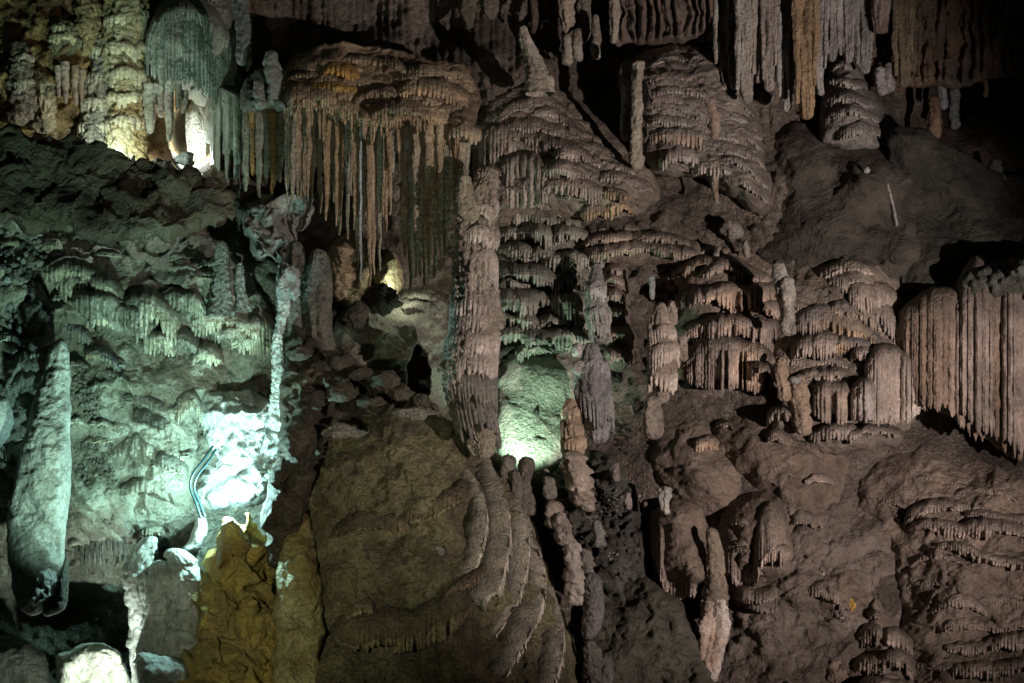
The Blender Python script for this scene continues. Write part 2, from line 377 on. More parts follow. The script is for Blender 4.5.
def skirt(parent, spin, y, cap, fr, fl=3.0, prot=4.0, seed=1, ccap=MUD, cfr=PINK, rag=.5, name='drip_skirt', tilt=0.0, mat=None, arc=None):
    """a fringe of drips all the way round a column"""
    rng = random.Random(seed * 31 + int(y))
    yy, xx, r, dd = spin
    R = float(np.interp(y, yy, r)); s = (-CAM_Y - float(np.interp(y, yy, dd))) / -CAM_Y * PX
    n = int(2 * math.pi * R / min(.8, fl / 5)); a0, a1 = (0, 2 * math.pi) if arc is None else arc
    n = max(24, int(n * (a1 - a0) / 6.283)); th = np.linspace(a0, a1, n, endpoint=arc is not None)
    t = (th - a0) * R
    e = np.ones(n) if arc is None else np.maximum(.03, 1 - np.abs(2 * np.linspace(0, 1, n) - 1) ** 4) ** .5
    c, sn = np.cos(th), np.sin(th)
    nl = vn(c * 2.2 + seed, sn * 2.2, seed * .7); n2 = vn(c * 1.5 - seed, sn * 1.5, seed * .3)
    ly = y + cap * .6 * n2 + tilt * c * R
    pr = prot * e * (1 + .4 * nl); ch = cap * (1 + .3 * nl) * (.4 + .6 * e)
    rr, rnd, cw = cells(t, fl, rng)
    if arc is None: wr = np.minimum(1, (t[-1] - t) / (fl * 1.5)); rr = rr * wr + .5 * (1 - wr)
    L = np.maximum(1, fr * e * (.75 + .35 * n2) * (1 - rag * rnd) * (.5 + .5 * rr)); A = cw * .85 + .5 * prot * np.clip((.22 - rnd) / .04, 0, 1) * np.clip(rr * 3, 0, 1)
    ccap = np.array(ccap) * .8; cfr = np.array(cfr) * 1.15  # cap tone lowered and drips lifted, shading contrast painted over the stone colour
    rows = []; cols = []
    def rad(yv): return np.interp(yv, yy, r)
    for a in np.linspace(0, 90, 7):
        a = math.radians(a); yv = ly - ch * math.cos(a); r0 = rad(ly - ch) * .97; r1 = rad(ly) + pr
        rows.append((yv, r0 + (r1 - r0) * math.sin(a) - (1 - rr) * A * .5 * max(0, (math.sin(a) - .7) / .3)))
        cols.append(np.tile(ccap * (1 - .6 * math.sin(a)) + cfr * .6 * math.sin(a), (n, 1)))
    m = int(min(30, max(7, fr / 2)))
    r1 = rad(ly) + pr
    for q in np.linspace(0, 1, m + 1)[1:]:
        yv = ly + L * q
        rq = np.maximum(r1 - .25 * pr * q, rad(yv) + .25 * pr * (1 - q)) - (1 - rr) * A * min(1, .5 + q) - .35 * A * max(0, q - .8) * 4
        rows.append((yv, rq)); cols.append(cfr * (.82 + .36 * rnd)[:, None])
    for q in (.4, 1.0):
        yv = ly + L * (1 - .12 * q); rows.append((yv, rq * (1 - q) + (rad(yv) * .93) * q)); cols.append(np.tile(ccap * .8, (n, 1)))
    V = []
    for yv, rv in rows:
        Cn = P(np.interp(yv, yy, xx), yv, np.interp(yv, yy, dd))
        V.append(np.stack([Cn[:, 0] + rv * c * s, Cn[:, 1] + rv * sn * s, Cn[:, 2]], -1))
    V = np.stack(V, 1).reshape(-1, 3); co = np.stack(cols, 1).reshape(-1, 3)
    f = (1 + .3 * fbm(V[:, 0] * 2.2 + seed, V[:, 1] * 2.2, V[:, 2] * 2.2, 3))[:, None]
    return mesh_obj(name, V, quads(n, len(rows), wrap=arc is None), co * f, mat or M_CAL, parent)

def blob(name, x, y, rx, ry, d, col=(GREY, None), mat=None, parent=None, lump=.25, seed=0.0, n=None, rz=None, knob=0.0, kn=.5):
    """a rounded boulder or knob"""
    m = n or int(np.clip(max(rx, ry) * 1.5, 8, 90))
    th = np.linspace(0, 2 * math.pi, m * 2, endpoint=False)[:, None]; ph = np.linspace(0.001, math.pi - .001, m)[None, :]
    X, Y, Z = np.sin(ph) * np.cos(th), np.sin(ph) * np.sin(th), np.cos(ph) + 0 * th
    R = 1 + lump * fbm(X * 1.1 + seed, Y * 1.1, Z * 1.1 + seed, 4, .5)
    if knob: R = R + knob * (.5 - worley(X / kn + Z / kn * .3 + seed, Z / kn + Y / kn * .7, 1))
    s = (-CAM_Y - d) / -CAM_Y * PX; c = P(x, y, d)
    V = np.stack([c[0] + X * R * rx * s, c[1] + Y * R * (rz or min(rx, ry) * 1.0) * s, c[2] + Z * R * ry * s], -1).reshape(-1, 3)
    return mesh_obj(name, V, quads(m * 2, m, wrap=True)[:, ::-1], tones(V, *col, seed=seed), mat or M_CAL, parent)

def merge_blobs(items):
    """vertices and faces of many small knobs (x, y, r, d) for a crust nobody would count"""
    m = 5
    th = np.linspace(0, 2 * math.pi, 8, endpoint=False)[:, None]; ph = np.linspace(0.001, math.pi - .001, m)[None, :]
    U = np.stack([np.sin(ph) * np.cos(th), np.sin(ph) * np.sin(th), np.cos(ph) + 0 * th], -1).reshape(-1, 3)
    Q = quads(8, m, wrap=True)[:, ::-1]
    Vs, Fs = [], []
    for i, (x, y, r, d) in enumerate(items):
        s = (-CAM_Y - d) / -CAM_Y * PX
        k = np.array([random.uniform(.7, 1.3), random.uniform(.8, 1.2), random.uniform(.7, 1.3)])
        Vs.append(P(x, y, d) + U * r * s * k); Fs.append(Q + i * len(U))
    return np.concatenate(Vs), np.concatenate(Fs)

def crust(name, label, poly, surf, n, rmin, rmax, col, seed=0, sink=0.3, mat=None, thin=None):
    rng = random.Random(seed); poly = chaikin(poly, 1); x0, y0 = poly.min(0); x1, y1 = poly.max(0)
    xs = np.array([rng.uniform(x0, x1) for _ in range(n)]); ys = np.array([rng.uniform(y0, y1) for _ in range(n)])
    s, _, _ = sdf(xs, ys, poly); k = s > 0
    if thin is not None: k &= vn(xs / thin, ys / thin, seed) > -.15
    xs, ys = xs[k], ys[k]; D = surf(xs, ys)
    it = []
    for x, y, d in zip(xs, ys, D):
        r = rng.uniform(rmin, rmax) * rng.uniform(.6, 1); it.append((x, y, r, float(d) + r * PX * (1 - sink)))
    random.seed(seed); V, F = merge_blobs(it)
    o = mesh_obj(name, V, F, tones(V, *col, sc=3, seed=seed), mat or M_ROUGH)
    return tag(o, label, 'cave coral', kind='stuff')

def tube(name, pts, r, col, mat, parent=None):
    p = chaikin(pts, 3, False); p, t = resample(p, 1.5)
    V = P(p[:, 0], p[:, 1], p[:, 2]); T = np.gradient(V, axis=0); T /= np.linalg.norm(T, axis=1)[:, None]
    A = np.cross(T, [0, 1, 0]); A /= np.linalg.norm(A, axis=1)[:, None]; B = np.cross(T, A)
    th = np.linspace(0, 2 * math.pi, 8, endpoint=False)
    X = V[None] + r * (np.cos(th)[:, None, None] * A[None] + np.sin(th)[:, None, None] * B[None])
    X = X.reshape(-1, 3)
    return mesh_obj(name, X, quads(8, len(V), wrap=True), np.tile(col, (len(X), 1)), mat, parent)

ONES = 'first second third fourth fifth sixth seventh eighth ninth tenth eleventh twelfth thirteenth fourteenth fifteenth sixteenth seventeenth eighteenth nineteenth'.split()
TENS = {2: 'twent', 3: 'thirt', 4: 'fort', 5: 'fift'}
def nth(i):
    i += 1
    if i < 20: return ONES[i - 1]
    return TENS[i // 10] + ('ieth' if i % 10 == 0 else 'y-' + ONES[i % 10 - 1])

# ================================================================== THE SETTING
def build_wall():
    st = 2.0
    X, Y = np.meshgrid(np.arange(-150, 1175, st), np.arange(-120, 830, st), indexing='ij')
    D = Wd(X, Y)
    mud = np.clip((X - 560) / 80, 0, 1) * np.clip((Y - 380) / 60 + np.clip((X - 780) / 60, 0, 1) * np.clip((Y - 120) / 40, 0, 1) * 2, 0, 1)
    kn = 1 - .8 * mud
    D = D + kn * detail(X, Y, 0, .34, .16, .04)
    D = D + .12 * kn * (.6 - worley(X / 11, Y / 13, 3))
    D = D - 2.6 * np.clip(1.4 - ((X - 194) / 22) ** 2 - ((Y - 136) / 34) ** 2, 0, 1)
    # old drip flutes on the upper walls
    up = np.clip((150 - Y) / 60, 0, 1) * np.clip((X - 250) / 40, 0, 1)
    k = np.abs(np.sin((X + 5 * vn(X / 14, Y / 90)) * math.pi / 8))
    D = D + up * .14 * (k - .5)
    ter = np.clip(1 - np.abs(X - 600) / 260, 0, 1) * np.clip((Y - 180) / 60, 0, 1) * np.clip((430 - Y) / 60, 0, 1)
    D = D + ter * tier_relief(X, Y, 17, .28, 14, 0, 4, .05, 3.2)
    V = P(X, Y, D).reshape(-1, 3)
    x, y = X.ravel(), Y.ravel()
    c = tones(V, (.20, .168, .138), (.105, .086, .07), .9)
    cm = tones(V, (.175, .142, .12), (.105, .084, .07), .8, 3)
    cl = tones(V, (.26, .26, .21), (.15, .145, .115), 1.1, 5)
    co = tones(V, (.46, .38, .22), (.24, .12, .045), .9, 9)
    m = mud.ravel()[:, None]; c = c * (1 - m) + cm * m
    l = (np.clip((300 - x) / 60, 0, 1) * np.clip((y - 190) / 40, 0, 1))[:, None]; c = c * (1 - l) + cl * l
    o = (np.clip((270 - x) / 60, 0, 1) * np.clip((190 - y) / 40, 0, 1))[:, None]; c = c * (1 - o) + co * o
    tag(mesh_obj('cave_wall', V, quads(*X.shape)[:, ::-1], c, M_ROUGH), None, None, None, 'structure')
    fx, fy = np.meshgrid(np.linspace(-16, 16, 120), np.linspace(-34, 0, 120), indexing='ij')
    fz = -6.6 + .5 * fbm(fx / 3, fy / 3, 0, 4) + np.clip((fy + 6) / 6, 0, 1) * 1.0
    V = np.stack([fx, fy, fz], -1).reshape(-1, 3)
    tag(mesh_obj('cave_floor', V, quads(120, 120), tones(V, MUD), M_MUD), None, None, None, 'structure')
build_wall()

_n = [0]
def cascade(name, label, cat, poly, ledges, off=-.2, bulge=.8, R=50, col=(CAL, None), mat=None, tiers=None, seed=1, relief=(.12, .05, .02), fn=None,
            depth=None, power=.5, auto=None, pk=1.0, ccap=MUD, cfr=PINK, group=None, c2=None, kw=None):
    """a flowstone body with its overhanging ledges as parts; ledge = (points, protrusion m, cap px, fringe px, flute px[, options])"""
    pl = np.array(poly, float); cx, cy = pl.mean(0)
    root = thing(name, label, cat, P(cx, pl[:, 1].max(), float(Wd(cx, pl[:, 1].max()))), group)
    o, surf = mound('flow_body', None, None, poly, off, bulge, R, col, mat, depth, 1.6, relief, tiers, fn, 3.0, seed, parent=root, power=power)
    rng = random.Random(seed * 101)
    pc = chaikin(poly, 2); q = 0
    while auto and q < auto[0]:
        x, y = rng.uniform(pl[:, 0].min(), pl[:, 0].max()), rng.uniform(pl[:, 1].min(), pl[:, 1].max())
        w = rng.uniform(*auto[1]); sl = auto[4] if len(auto) > 4 else 0
        if sdf(np.array([x]), np.array([y]), pc)[0][0] < w * .35 + 4 or not (-20 < x < 1044): 
            q += .02; continue
        k = rng.uniform(.1, .28)
        dy = sl * w * .5
        ledges = ledges + [([(x - w / 2, y + k * w * .5 - dy), (x - w / 5, y - dy * .4), (x + w / 5, y + dy * .4 + rng.uniform(-2, 2)), (x + w / 2, y + k * w * .5 + dy)], auto[2] * rng.uniform(.6, 1.2), rng.uniform(5, 9), auto[3] * rng.uniform(.4, 1.3), 3.2, dict(endp=2.4))]
        q += 1
    for i, L in enumerate(ledges):
        op = dict(ccap=ccap, cfr=cfr, c2=c2); op.update(kw or {})
        if len(L) > 5: op.update(L[5])
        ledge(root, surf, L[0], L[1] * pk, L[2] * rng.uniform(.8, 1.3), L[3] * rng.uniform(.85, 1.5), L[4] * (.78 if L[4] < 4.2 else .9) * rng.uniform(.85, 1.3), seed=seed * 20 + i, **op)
    return root, surf

# ================================================================== UPPER LEFT
o, s_oc = mound('ochre_rock_mass', 'knobbly ochre and brown rock mass in the top left corner of the wall', 'cave rock',
    [(-150,-60),(60,-60),(108,-20),(112,40),(104,95),(85,128),(40,135),(-150,140)], -.2, .9, 60, ((.44,.30,.12),(.16,.085,.045)), M_ROUGH, seed=2, relief=(.3,.16,.05), bumps=(15,.3))
r = thing('flowstone_pillar', 'cream knobbly flowstone pillar brightly lit beside the ochre rock mass', 'flowstone', P(126,158,-1.5))
_, sp = spindle('pillar_body', [(126,-70,20),(128,0,17),(124,40,17),(128,80,15),(126,120,17),(125,162,20)], -1.75, ((.62,.56,.36),(.46,.34,.15)), M_ROUGH, r, lump=.3, knob=1.2, kn=6, seed=3, tip=(0,0))
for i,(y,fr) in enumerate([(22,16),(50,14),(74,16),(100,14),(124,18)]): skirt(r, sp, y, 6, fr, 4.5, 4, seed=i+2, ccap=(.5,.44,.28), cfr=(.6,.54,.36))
r = thing('flowstone_pillar', 'mottled grey and cream drip pillar just left of the cream pillar', 'flowstone', P(96,150,-1.7))
_, sp = spindle('pillar_body', [(104,30,8),(101,60,10),(98,100,13),(94,150,16)], -1.85, ((.50,.46,.33),(.27,.25,.2)), M_ROUGH, r, lump=.35, knob=1.6, kn=5, seed=5, tip=(1,0))
for i,(y,fr) in enumerate([(52,20),(78,22),(104,20),(128,16)]): skirt(r, sp, y, 5, fr, 4, 3.5, seed=i+8, ccap=(.4,.36,.25), cfr=(.5,.46,.34))
for i,(pts,cc,lb) in enumerate([([(20,40,5),(24,60,9),(22,90,12),(18,126,15)],(.36,.28,.21),'pinkish grey lumpy drip pillar nearest the left edge under the ochre rock'),([(40,70,4),(43,84,8),(42,104,9),(44,134,11)],(.40,.31,.2),'tan lumpy drip pillar left of the pinkish stalactites'),([(62,18,6),(64,30,12),(63,44,13),(58,58,6)],(.5,.44,.27),'cream knobbly boss on the front of the ochre rock mass'),([(86,-20,8),(88,10,10),(86,30,9),(85,56,5)],(.42,.33,.17),'yellowish drip boss between the cream boss and the cream pillar')]):
    r = thing('drip_pillar', lb, 'flowstone', P(pts[-1][0], pts[-1][1], -1.1))
    _, sp = spindle('pillar_body', pts, -1.1-.15*i, (cc,tuple(np.array(cc)*.5)), M_ROUGH, r, lump=.4, knob=1.6, kn=5, seed=i+400, rings=(15,.25))
    for j in range(2):
        y = pts[1][1] + j * (pts[2][1]-pts[1][1]) * .8; skirt(r, sp, y, 5, 12, 3.4, 3, seed=i+j+60, ccap=tuple(np.array(cc)*.8), cfr=cc, rag=.8)
for i,(x,y0,y1,rr,lb) in enumerate([(58,66,98,3.2,'shortest pinkish stalactite under the ochre rock mass'),(66,62,104,4,'longest pinkish stalactite under the ochre rock mass'),(75,66,106,3.6,'slim pinkish stalactite under the ochre rock, between two others'),(82,70,102,3,'pinkish stalactite under the ochre rock nearest the mottled drip pillar')]):
    o,_ = spindle('stalactite', [(x,y0,rr+1),(x,(y0+y1)/2,rr),(x+.5,y1,1.6)], -1.25, ((.40,.30,.24),(.30,.2,.13)), seed=i+30, tip=(0,1)); tag(o, lb, 'stalactite', 'pink stalactites under the ochre rock')
cascade('drip_curtain', 'grey green domed curtain of thin drips above the bright opening', 'flowstone',
    [(138,46),(150,8),(168,-30),(215,-30),(240,10),(246,95),(240,126),(214,104),(196,108),(176,84),(160,92),(145,78)],
    [([(142,40),(165,16),(188,10),(212,18),(232,42)], .7, 14, 60, 4, dict(lens=[(142,78),(165,86),(190,90),(212,104),(232,128)], mat=M_CAL)),
     ([(150,26),(178,6),(206,12),(222,32)], .95, 14, 26, 4)], -.1, .9, 30, ((.24,.26,.22),(.15,.155,.125)), seed=6, ccap=(.22,.24,.2), cfr=(.29,.31,.265), relief=(.15,.08,.03), auto=(10,(18,40),.3,14))
cascade('drip_curtain', 'dark green narrow drip curtain hanging right of the bright opening', 'flowstone',
    [(204,90),(225,85),(244,96),(248,130),(240,150),(215,150),(204,130)],
    [([(206,96),(222,86),(243,98)], .5, 10, 60, 5, dict(lens=[(205,165),(215,185),(228,194),(243,186)]))], 0.2, .8, 22, ((.2,.21,.165),(.12,.12,.09)), seed=7, ccap=(.18,.19,.15), cfr=(.24,.25,.2), relief=(.1,.05,.02))
o,_ = spindle('stalactite', [(241,-70,8),(241,0,7.5),(243,20,7),(242,40,6.8),(244,66,5)], .1, ((.30,.33,.30),(.22,.24,.22)), rings=(11,.22), lump=.15, seed=11, tip=(0,1)); tag(o, 'ringed teal grey stalactite hanging from the top left of the long curtain', 'stalactite')
o,_ = spindle('column', [(272,50,6),(272,70,8),(273,84,7),(274,105,5)], .55, ((.33,.36,.33),(.22,.24,.2)), rings=(12,.3), seed=12, lump=.2); tag(o, 'small teal knobbly column standing at the left end of the long curtain', 'column')
o,_ = spindle('column', [(258,80,5),(259,95,6),(260,110,5)], .5, ((.33,.36,.33),(.2,.22,.18)), rings=(9,.3), seed=13, lump=.25); tag(o, 'stubby teal grey knob left of the small teal column', 'column')
mound('crusted_rock', 'knobbly teal grey flowstone cap above the dark drips left of the long curtain', 'flowstone', [(238,96),(246,76),(262,68),(282,66),(294,78),(294,108),(276,114),(240,112)], 0, .6, 16, ((.24,.25,.215),(.15,.15,.12)), M_ROUGH, [(245,80,-.4),(290,80,-.3),(245,110,.0),(290,110,.05)], seed=28, relief=(.2,.16,.05), bumps=(9,.25))
HG = 'white drips around the bright opening'
for i,(x,y0,y1,rr,lb) in enumerate([(150,84,134,6,'broad pale stalactite at the left of the bright opening'),(160,70,118,4,'thin pale stalactite second from the left by the bright opening'),(168,86,142,5,'longest pale stalactite left of the black hollow by the bright opening'),(178,84,110,3.5,'short pale stalactite above the black hollow'),(184,90,114,3,'smallest pale stalactite right above the bright opening')]):
    o,_ = spindle('stalactite', [(x,y0,rr),(x+1,(y0+y1)/2,rr),(x,y1,2)], -1.6-.1*i, ((.46,.45,.38),(.3,.28,.2)), seed=i+40, lump=.3, tip=(0,1), knob=.5); tag(o, lb, 'stalactite', HG)
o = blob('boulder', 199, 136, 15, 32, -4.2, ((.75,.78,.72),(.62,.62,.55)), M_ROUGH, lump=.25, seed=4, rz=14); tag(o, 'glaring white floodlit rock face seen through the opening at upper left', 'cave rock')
o = blob('boulder', 186, 160, 9, 7, -2.0, ((.5,.55,.5),(.35,.38,.34)), M_ROUGH, lump=.4, seed=6, knob=.3); tag(o, 'small pale rock at the foot of the bright opening', 'cave rock')
for i,x in enumerate((246,252,259,266,273,280,287)):
    y1 = (192,176,199,186,196,182,190)[i]
    o,_ = spindle('stalactite', [(x,100,4.6),(x+.6,140,3.8),(x,y1-14,3),(x,y1,1.2)], -.05+.05*(i%3), (((.33,.2,.06),(.2,.13,.05)) if i%3==1 else ((.26,.27,.21),(.17,.16,.11))), seed=i+50, lump=.2, tip=(0,1), flutes=(5,.2))
    tag(o, '%s dark drip from the left below the small teal column' % nth(i), 'stalactite', 'dark drips left of the long curtain')
mound('rock_shelf', 'dark smooth sloping rock shelf under the lit upper left recess', 'cave rock',
    [(-150,116),(0,126),(60,137),(140,154),(205,170),(232,190),(240,208),(226,226),(180,240),(150,236),(110,246),(70,228),(30,236),(0,220),(-150,230)], -.2, .3, 14, ((.12,.105,.075),(.07,.058,.043)), M_MUD,
    [(0,130,0),(-100,130,0),(0,170,.5),(0,220,.85),(70,140,0),(80,180,.45),(80,230,.85),(140,156,0),(150,230,.85),(210,174,0),(230,220,.3),(240,200,0)], seed=8, relief=(.16,.05,.02), warp=8)

# ================================================================== LEFT WALL
lw, s_lw = cascade('flowstone_wall', 'broad grey green flowstone slope with a long yellowish fringe on the left', 'flowstone',
    [(-150,205),(60,210),(130,205),(215,228),(262,290),(284,340),(262,372),(222,392),(204,420),(202,460),(192,500),(182,540),(150,600),(60,600),(-150,600)],
    [([(40,270),(66,266),(94,274),(120,288)], .45, 12, 16, 3.6), ([(54,286),(78,282),(104,286),(130,300)], .5, 12, 22, 4.0), ([(70,300),(92,296),(112,300),(136,312)], .6, 10, 34, 4.2), ([(96,318),(118,312),(142,316),(160,328)], .62, 10, 34, 4.4),
     ([(120,312),(140,303),(160,306),(182,320)], .7, 14, 48, 4.4), ([(84,322),(100,318),(116,324)], .5, 8, 20, 4), ([(142,340),(158,334),(178,342)], .7, 9, 30, 4.2), ([(154,302),(172,292),(192,296),(210,318)], .6, 14, 26, 4),
     ([(190,322),(216,316),(246,324),(276,334)], .55, 14, 26, 3.8), ([(206,334),(232,330),(260,338)], .6, 8, 24, 4.0), ([(228,340),(250,336),(276,346)], .55, 8, 20, 3.8), ([(160,350),(178,340),(202,352)], .6, 12, 20, 4), ([(190,362),(205,352),(224,364)], .5, 10, 14, 4),
     ([(84,352),(104,355),(122,372)], .45, 9, 16, 4, dict(cfr=(.46,.42,.22))), ([(60,330),(78,332),(96,345)], .35, 8, 12, 4, dict(cfr=(.40,.38,.22))), ([(106,372),(122,380),(138,396)], .35, 9, 8, 4),
     ([(118,404),(140,402),(166,414)], .35, 14, 5, 5), ([(130,424),(155,420),(184,436)], .4, 16, 4, 5), ([(112,452),(136,444),(158,458)], .35, 16, 3, 5), ([(150,470),(172,462),(194,476)], .35, 16, 3, 5), ([(118,492),(146,486),(170,500)], .3, 16, 3, 5), ([(176,400),(192,396),(206,418)], .4, 16, 30, 4)], -.1, .5, 60, ((.30,.305,.25),(.19,.19,.145)), M_CAL, (26,.2,26,-.35,3), 3, (.2,.075,.02), auto=(44,(18,46),.28,7), kw=dict(endp=2.2),
    ccap=(.27,.27,.215), cfr=(.42,.41,.31), c2=(.27,.28,.225))
crust('coral_crust', 'dark grainy coral strip right of the tall pale pillar', [(66,360),(90,372),(112,420),(122,480),(112,530),(80,560),(66,520)], s_lw, 900, 1.2, 3.0, ((.30,.31,.27),(.16,.16,.13)), 3)
crust('coral_crust', 'sparkling teal coral lumps along the left picture edge', [(-60,160),(20,168),(46,192),(50,240),(40,290),(22,340),(-60,350)], lambda x,y: s_lw(x,y)+.1, 1100, 1.6, 4.2, ((.42,.46,.44),(.12,.13,.12)), 4)
crust('coral_crust', 'dim grey coral bumps around the upper part of the tall pale pillar', [(0,300),(60,295),(110,330),(64,352),(40,380),(10,440),(-20,440)], s_lw, 700, 1.2, 3.2, ((.25,.25,.2),(.13,.12,.09)), 5, thin=20)
mound('boulder', 'pale rounded boulder cut off by the left picture edge', 'cave rock', [(-60,380),(-6,386),(10,396),(15,420),(8,440),(-8,452),(-60,450)], .5, 1.0, 18, ((.44,.47,.43),(.3,.32,.29)), M_CAL, seed=4, relief=(.1,.06,.02))
r = thing('stalagmite', 'tall pale broad stalagmite pillar leaning at the far left', 'stalagmite', P(38,612,2.4))
mound('pillar_body', None, None, [(58,338),(68,342),(71,360),(71,420),(70,450),(72,480),(66,520),(64,555),(62,590),(50,606),(36,616),(22,612),(14,600),(10,570),(6,540),(7,510),(14,485),(20,455),(28,420),(38,390),(46,360),(50,346)],
    1.0, .5, 30, ((.52,.545,.50),(.36,.375,.34)), M_CAL, [(60,340,1.2),(40,480,1.7),(30,620,1.7)], 1.2, (.1,.07,.03), None, None, 1.5, 5, r)
mound('foot_shadow', None, None, [(62,556),(68,556),(70,600),(62,612),(40,618),(46,600)], 1.0, .6, 10, ((.17,.17,.14),(.1,.1,.08)), M_ROUGH, [(55,600,1.4)], 1.2, (.1,.07,.03), None, None, 1.5, 5, r)  # dark piece painting the diagonal shadow across the pillar's lower right
for i,(x,y0,y1,r0,lb,dd) in enumerate([(222,240,316,6.5,'teal lit stalagmite with crusted sides on the left flowstone slope',.75),(240,262,312,4,'slim dim stalagmite between the crusted stalagmite and the white rock',.4)]):
    o,_ = spindle('stalagmite', [(x-1,y0,r0*.6),(x+1,y0+12,r0),(x,y0+30,r0*1.1),(x+2,y1-10,r0*1.5),(x+1,y1,r0*2.2)], dd, ((.36,.39,.36),(.18,.2,.165)), M_ROUGH, seed=i+60, knob=1.6, kn=4, rings=(11,.2), lump=.3, tip=(1,0)); tag(o, lb, 'stalagmite')
for i in range(14):
    x = 76 + i * 5.4; y1 = 580 - abs(i - 5) * 3 + (i * 37 % 11)
    o,_ = spindle('stalactite', [(x,516,3.6),(x+.5,540+(i*29%9),2.4),(x,y1-(i*53%17),.8)], float(s_lw(x,540))+.05, ((.14,.145,.12),(.08,.08,.062)), seed=i+70, tip=(0,1), lump=.25)
    tag(o, '%s dim stalactite from the left in the fringe below the left slope' % nth(i), 'stalactite', 'dim fringe below the left flowstone slope')

# bright rocks by the hidden floodlight
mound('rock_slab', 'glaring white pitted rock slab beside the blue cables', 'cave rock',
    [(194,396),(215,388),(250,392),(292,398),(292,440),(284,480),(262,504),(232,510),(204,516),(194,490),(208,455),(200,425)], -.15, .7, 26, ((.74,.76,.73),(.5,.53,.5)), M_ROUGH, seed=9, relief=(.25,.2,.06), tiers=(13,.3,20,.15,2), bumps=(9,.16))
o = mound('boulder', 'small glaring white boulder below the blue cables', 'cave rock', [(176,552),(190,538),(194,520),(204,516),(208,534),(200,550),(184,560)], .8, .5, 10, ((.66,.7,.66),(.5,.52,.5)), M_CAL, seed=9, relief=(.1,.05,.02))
r = thing('column', 'narrow floodlit white column above the pitted slab', 'column', P(280,430,.4))
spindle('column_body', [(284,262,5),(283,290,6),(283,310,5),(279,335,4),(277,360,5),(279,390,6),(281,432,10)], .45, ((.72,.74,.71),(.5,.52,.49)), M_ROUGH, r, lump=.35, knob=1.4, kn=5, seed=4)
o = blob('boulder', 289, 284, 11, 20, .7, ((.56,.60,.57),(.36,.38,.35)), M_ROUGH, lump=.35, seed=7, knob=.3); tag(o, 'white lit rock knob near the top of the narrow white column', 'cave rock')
mound('crusted_rock', 'white knobbly crusted rock under the left end of the long curtain', 'cave rock', [(240,205),(256,190),(280,196),(304,186),(312,200),(306,222),(292,240),(284,262),(266,268),(250,250),(238,230)], .5, .9, 24, ((.46,.48,.45),(.27,.26,.23)), M_ROUGH, seed=12, relief=(.3,.3,.12), bumps=(7,.5), warp=8)
for i,(x,y0,y1,r0,lb) in enumerate([(294,240,345,11,'dark stubby pillar left of the pair under the white crusted rock'),(318,248,350,14,'broad dark grey pillar right of the pair under the white crusted rock')]):
    o,_ = spindle('column', [(x,y0,r0*.6),(x+2,y0+25,r0*.95),(x,y0+60,r0),(x+3,y1,r0*1.2)], .15+.1*i, ((.21,.21,.175),(.12,.12,.095)), M_ROUGH, seed=i+80, flutes=(5,.25), lump=.2, tip=(1,0)); tag(o, lb, 'column')
CB = ((0.006,.032,.036), (0.008,.04,.045))
M_CABLE = rock('cable_sheath', bump=.05, rough=.4, spec=.5, speck=.05)
o = tube('cable', [(213,446,1.25),(205,458,1.35),(192,474,1.5),(189,487,1.5),(195,500,1.5),(201,518,1.6)], .024, CB[0], M_CABLE); tag(o, 'left one of two teal cables running down beside the glaring slab', 'cable', 'teal cables by the slab')
o = tube('cable', [(216,449,1.25),(209,461,1.35),(196.5,476,1.5),(193,488,1.5),(199,501,1.5),(205,517,1.6)], .024, CB[1], M_CABLE); tag(o, 'right one of two teal cables running down beside the glaring slab', 'cable', 'teal cables by the slab')
# bottom left
r = thing('knobbly_formation', 'grey stacked knobbly formation with two spouts at the bottom left', 'stalagmite', P(165,690,2))
for i,pts in enumerate([[(152,536,7),(140,560,12),(134,580,12),(138,610,9),(140,640,10),(150,700,16)],[(158,560,10),(160,585,14),(158,610,12),(156,640,15),(160,665,14),(164,720,20)],[(172,548,9),(185,572,16),(188,600,17),(184,640,20),(186,680,24),(186,740,26)]]):
    spindle('spout' if i else 'side_spout', pts, 1.55+.15*i, ((.46,.48,.45),(.24,.25,.22)), M_WET, r, rings=(20,.3), lump=.3, seed=i+90, knob=.8, kn=8, tip=(1,0))
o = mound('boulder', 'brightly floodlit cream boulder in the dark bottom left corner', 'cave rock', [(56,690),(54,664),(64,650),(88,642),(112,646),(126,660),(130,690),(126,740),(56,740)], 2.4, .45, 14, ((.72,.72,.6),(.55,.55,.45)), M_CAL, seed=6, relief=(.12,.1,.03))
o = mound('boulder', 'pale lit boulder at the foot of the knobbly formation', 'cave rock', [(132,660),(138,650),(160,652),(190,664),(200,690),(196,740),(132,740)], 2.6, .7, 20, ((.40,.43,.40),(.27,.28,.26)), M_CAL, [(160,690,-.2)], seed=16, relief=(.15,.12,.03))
mound('boulder', 'black shadowed boulder left of the floodlit cream boulder', 'cave rock', [(-150,640),(0,632),(30,640),(50,664),(56,700),(50,780),(-150,780)], 2.4, .9, 30, ((.05,.05,.04),(.03,.03,.022)), M_MUD, seed=17)

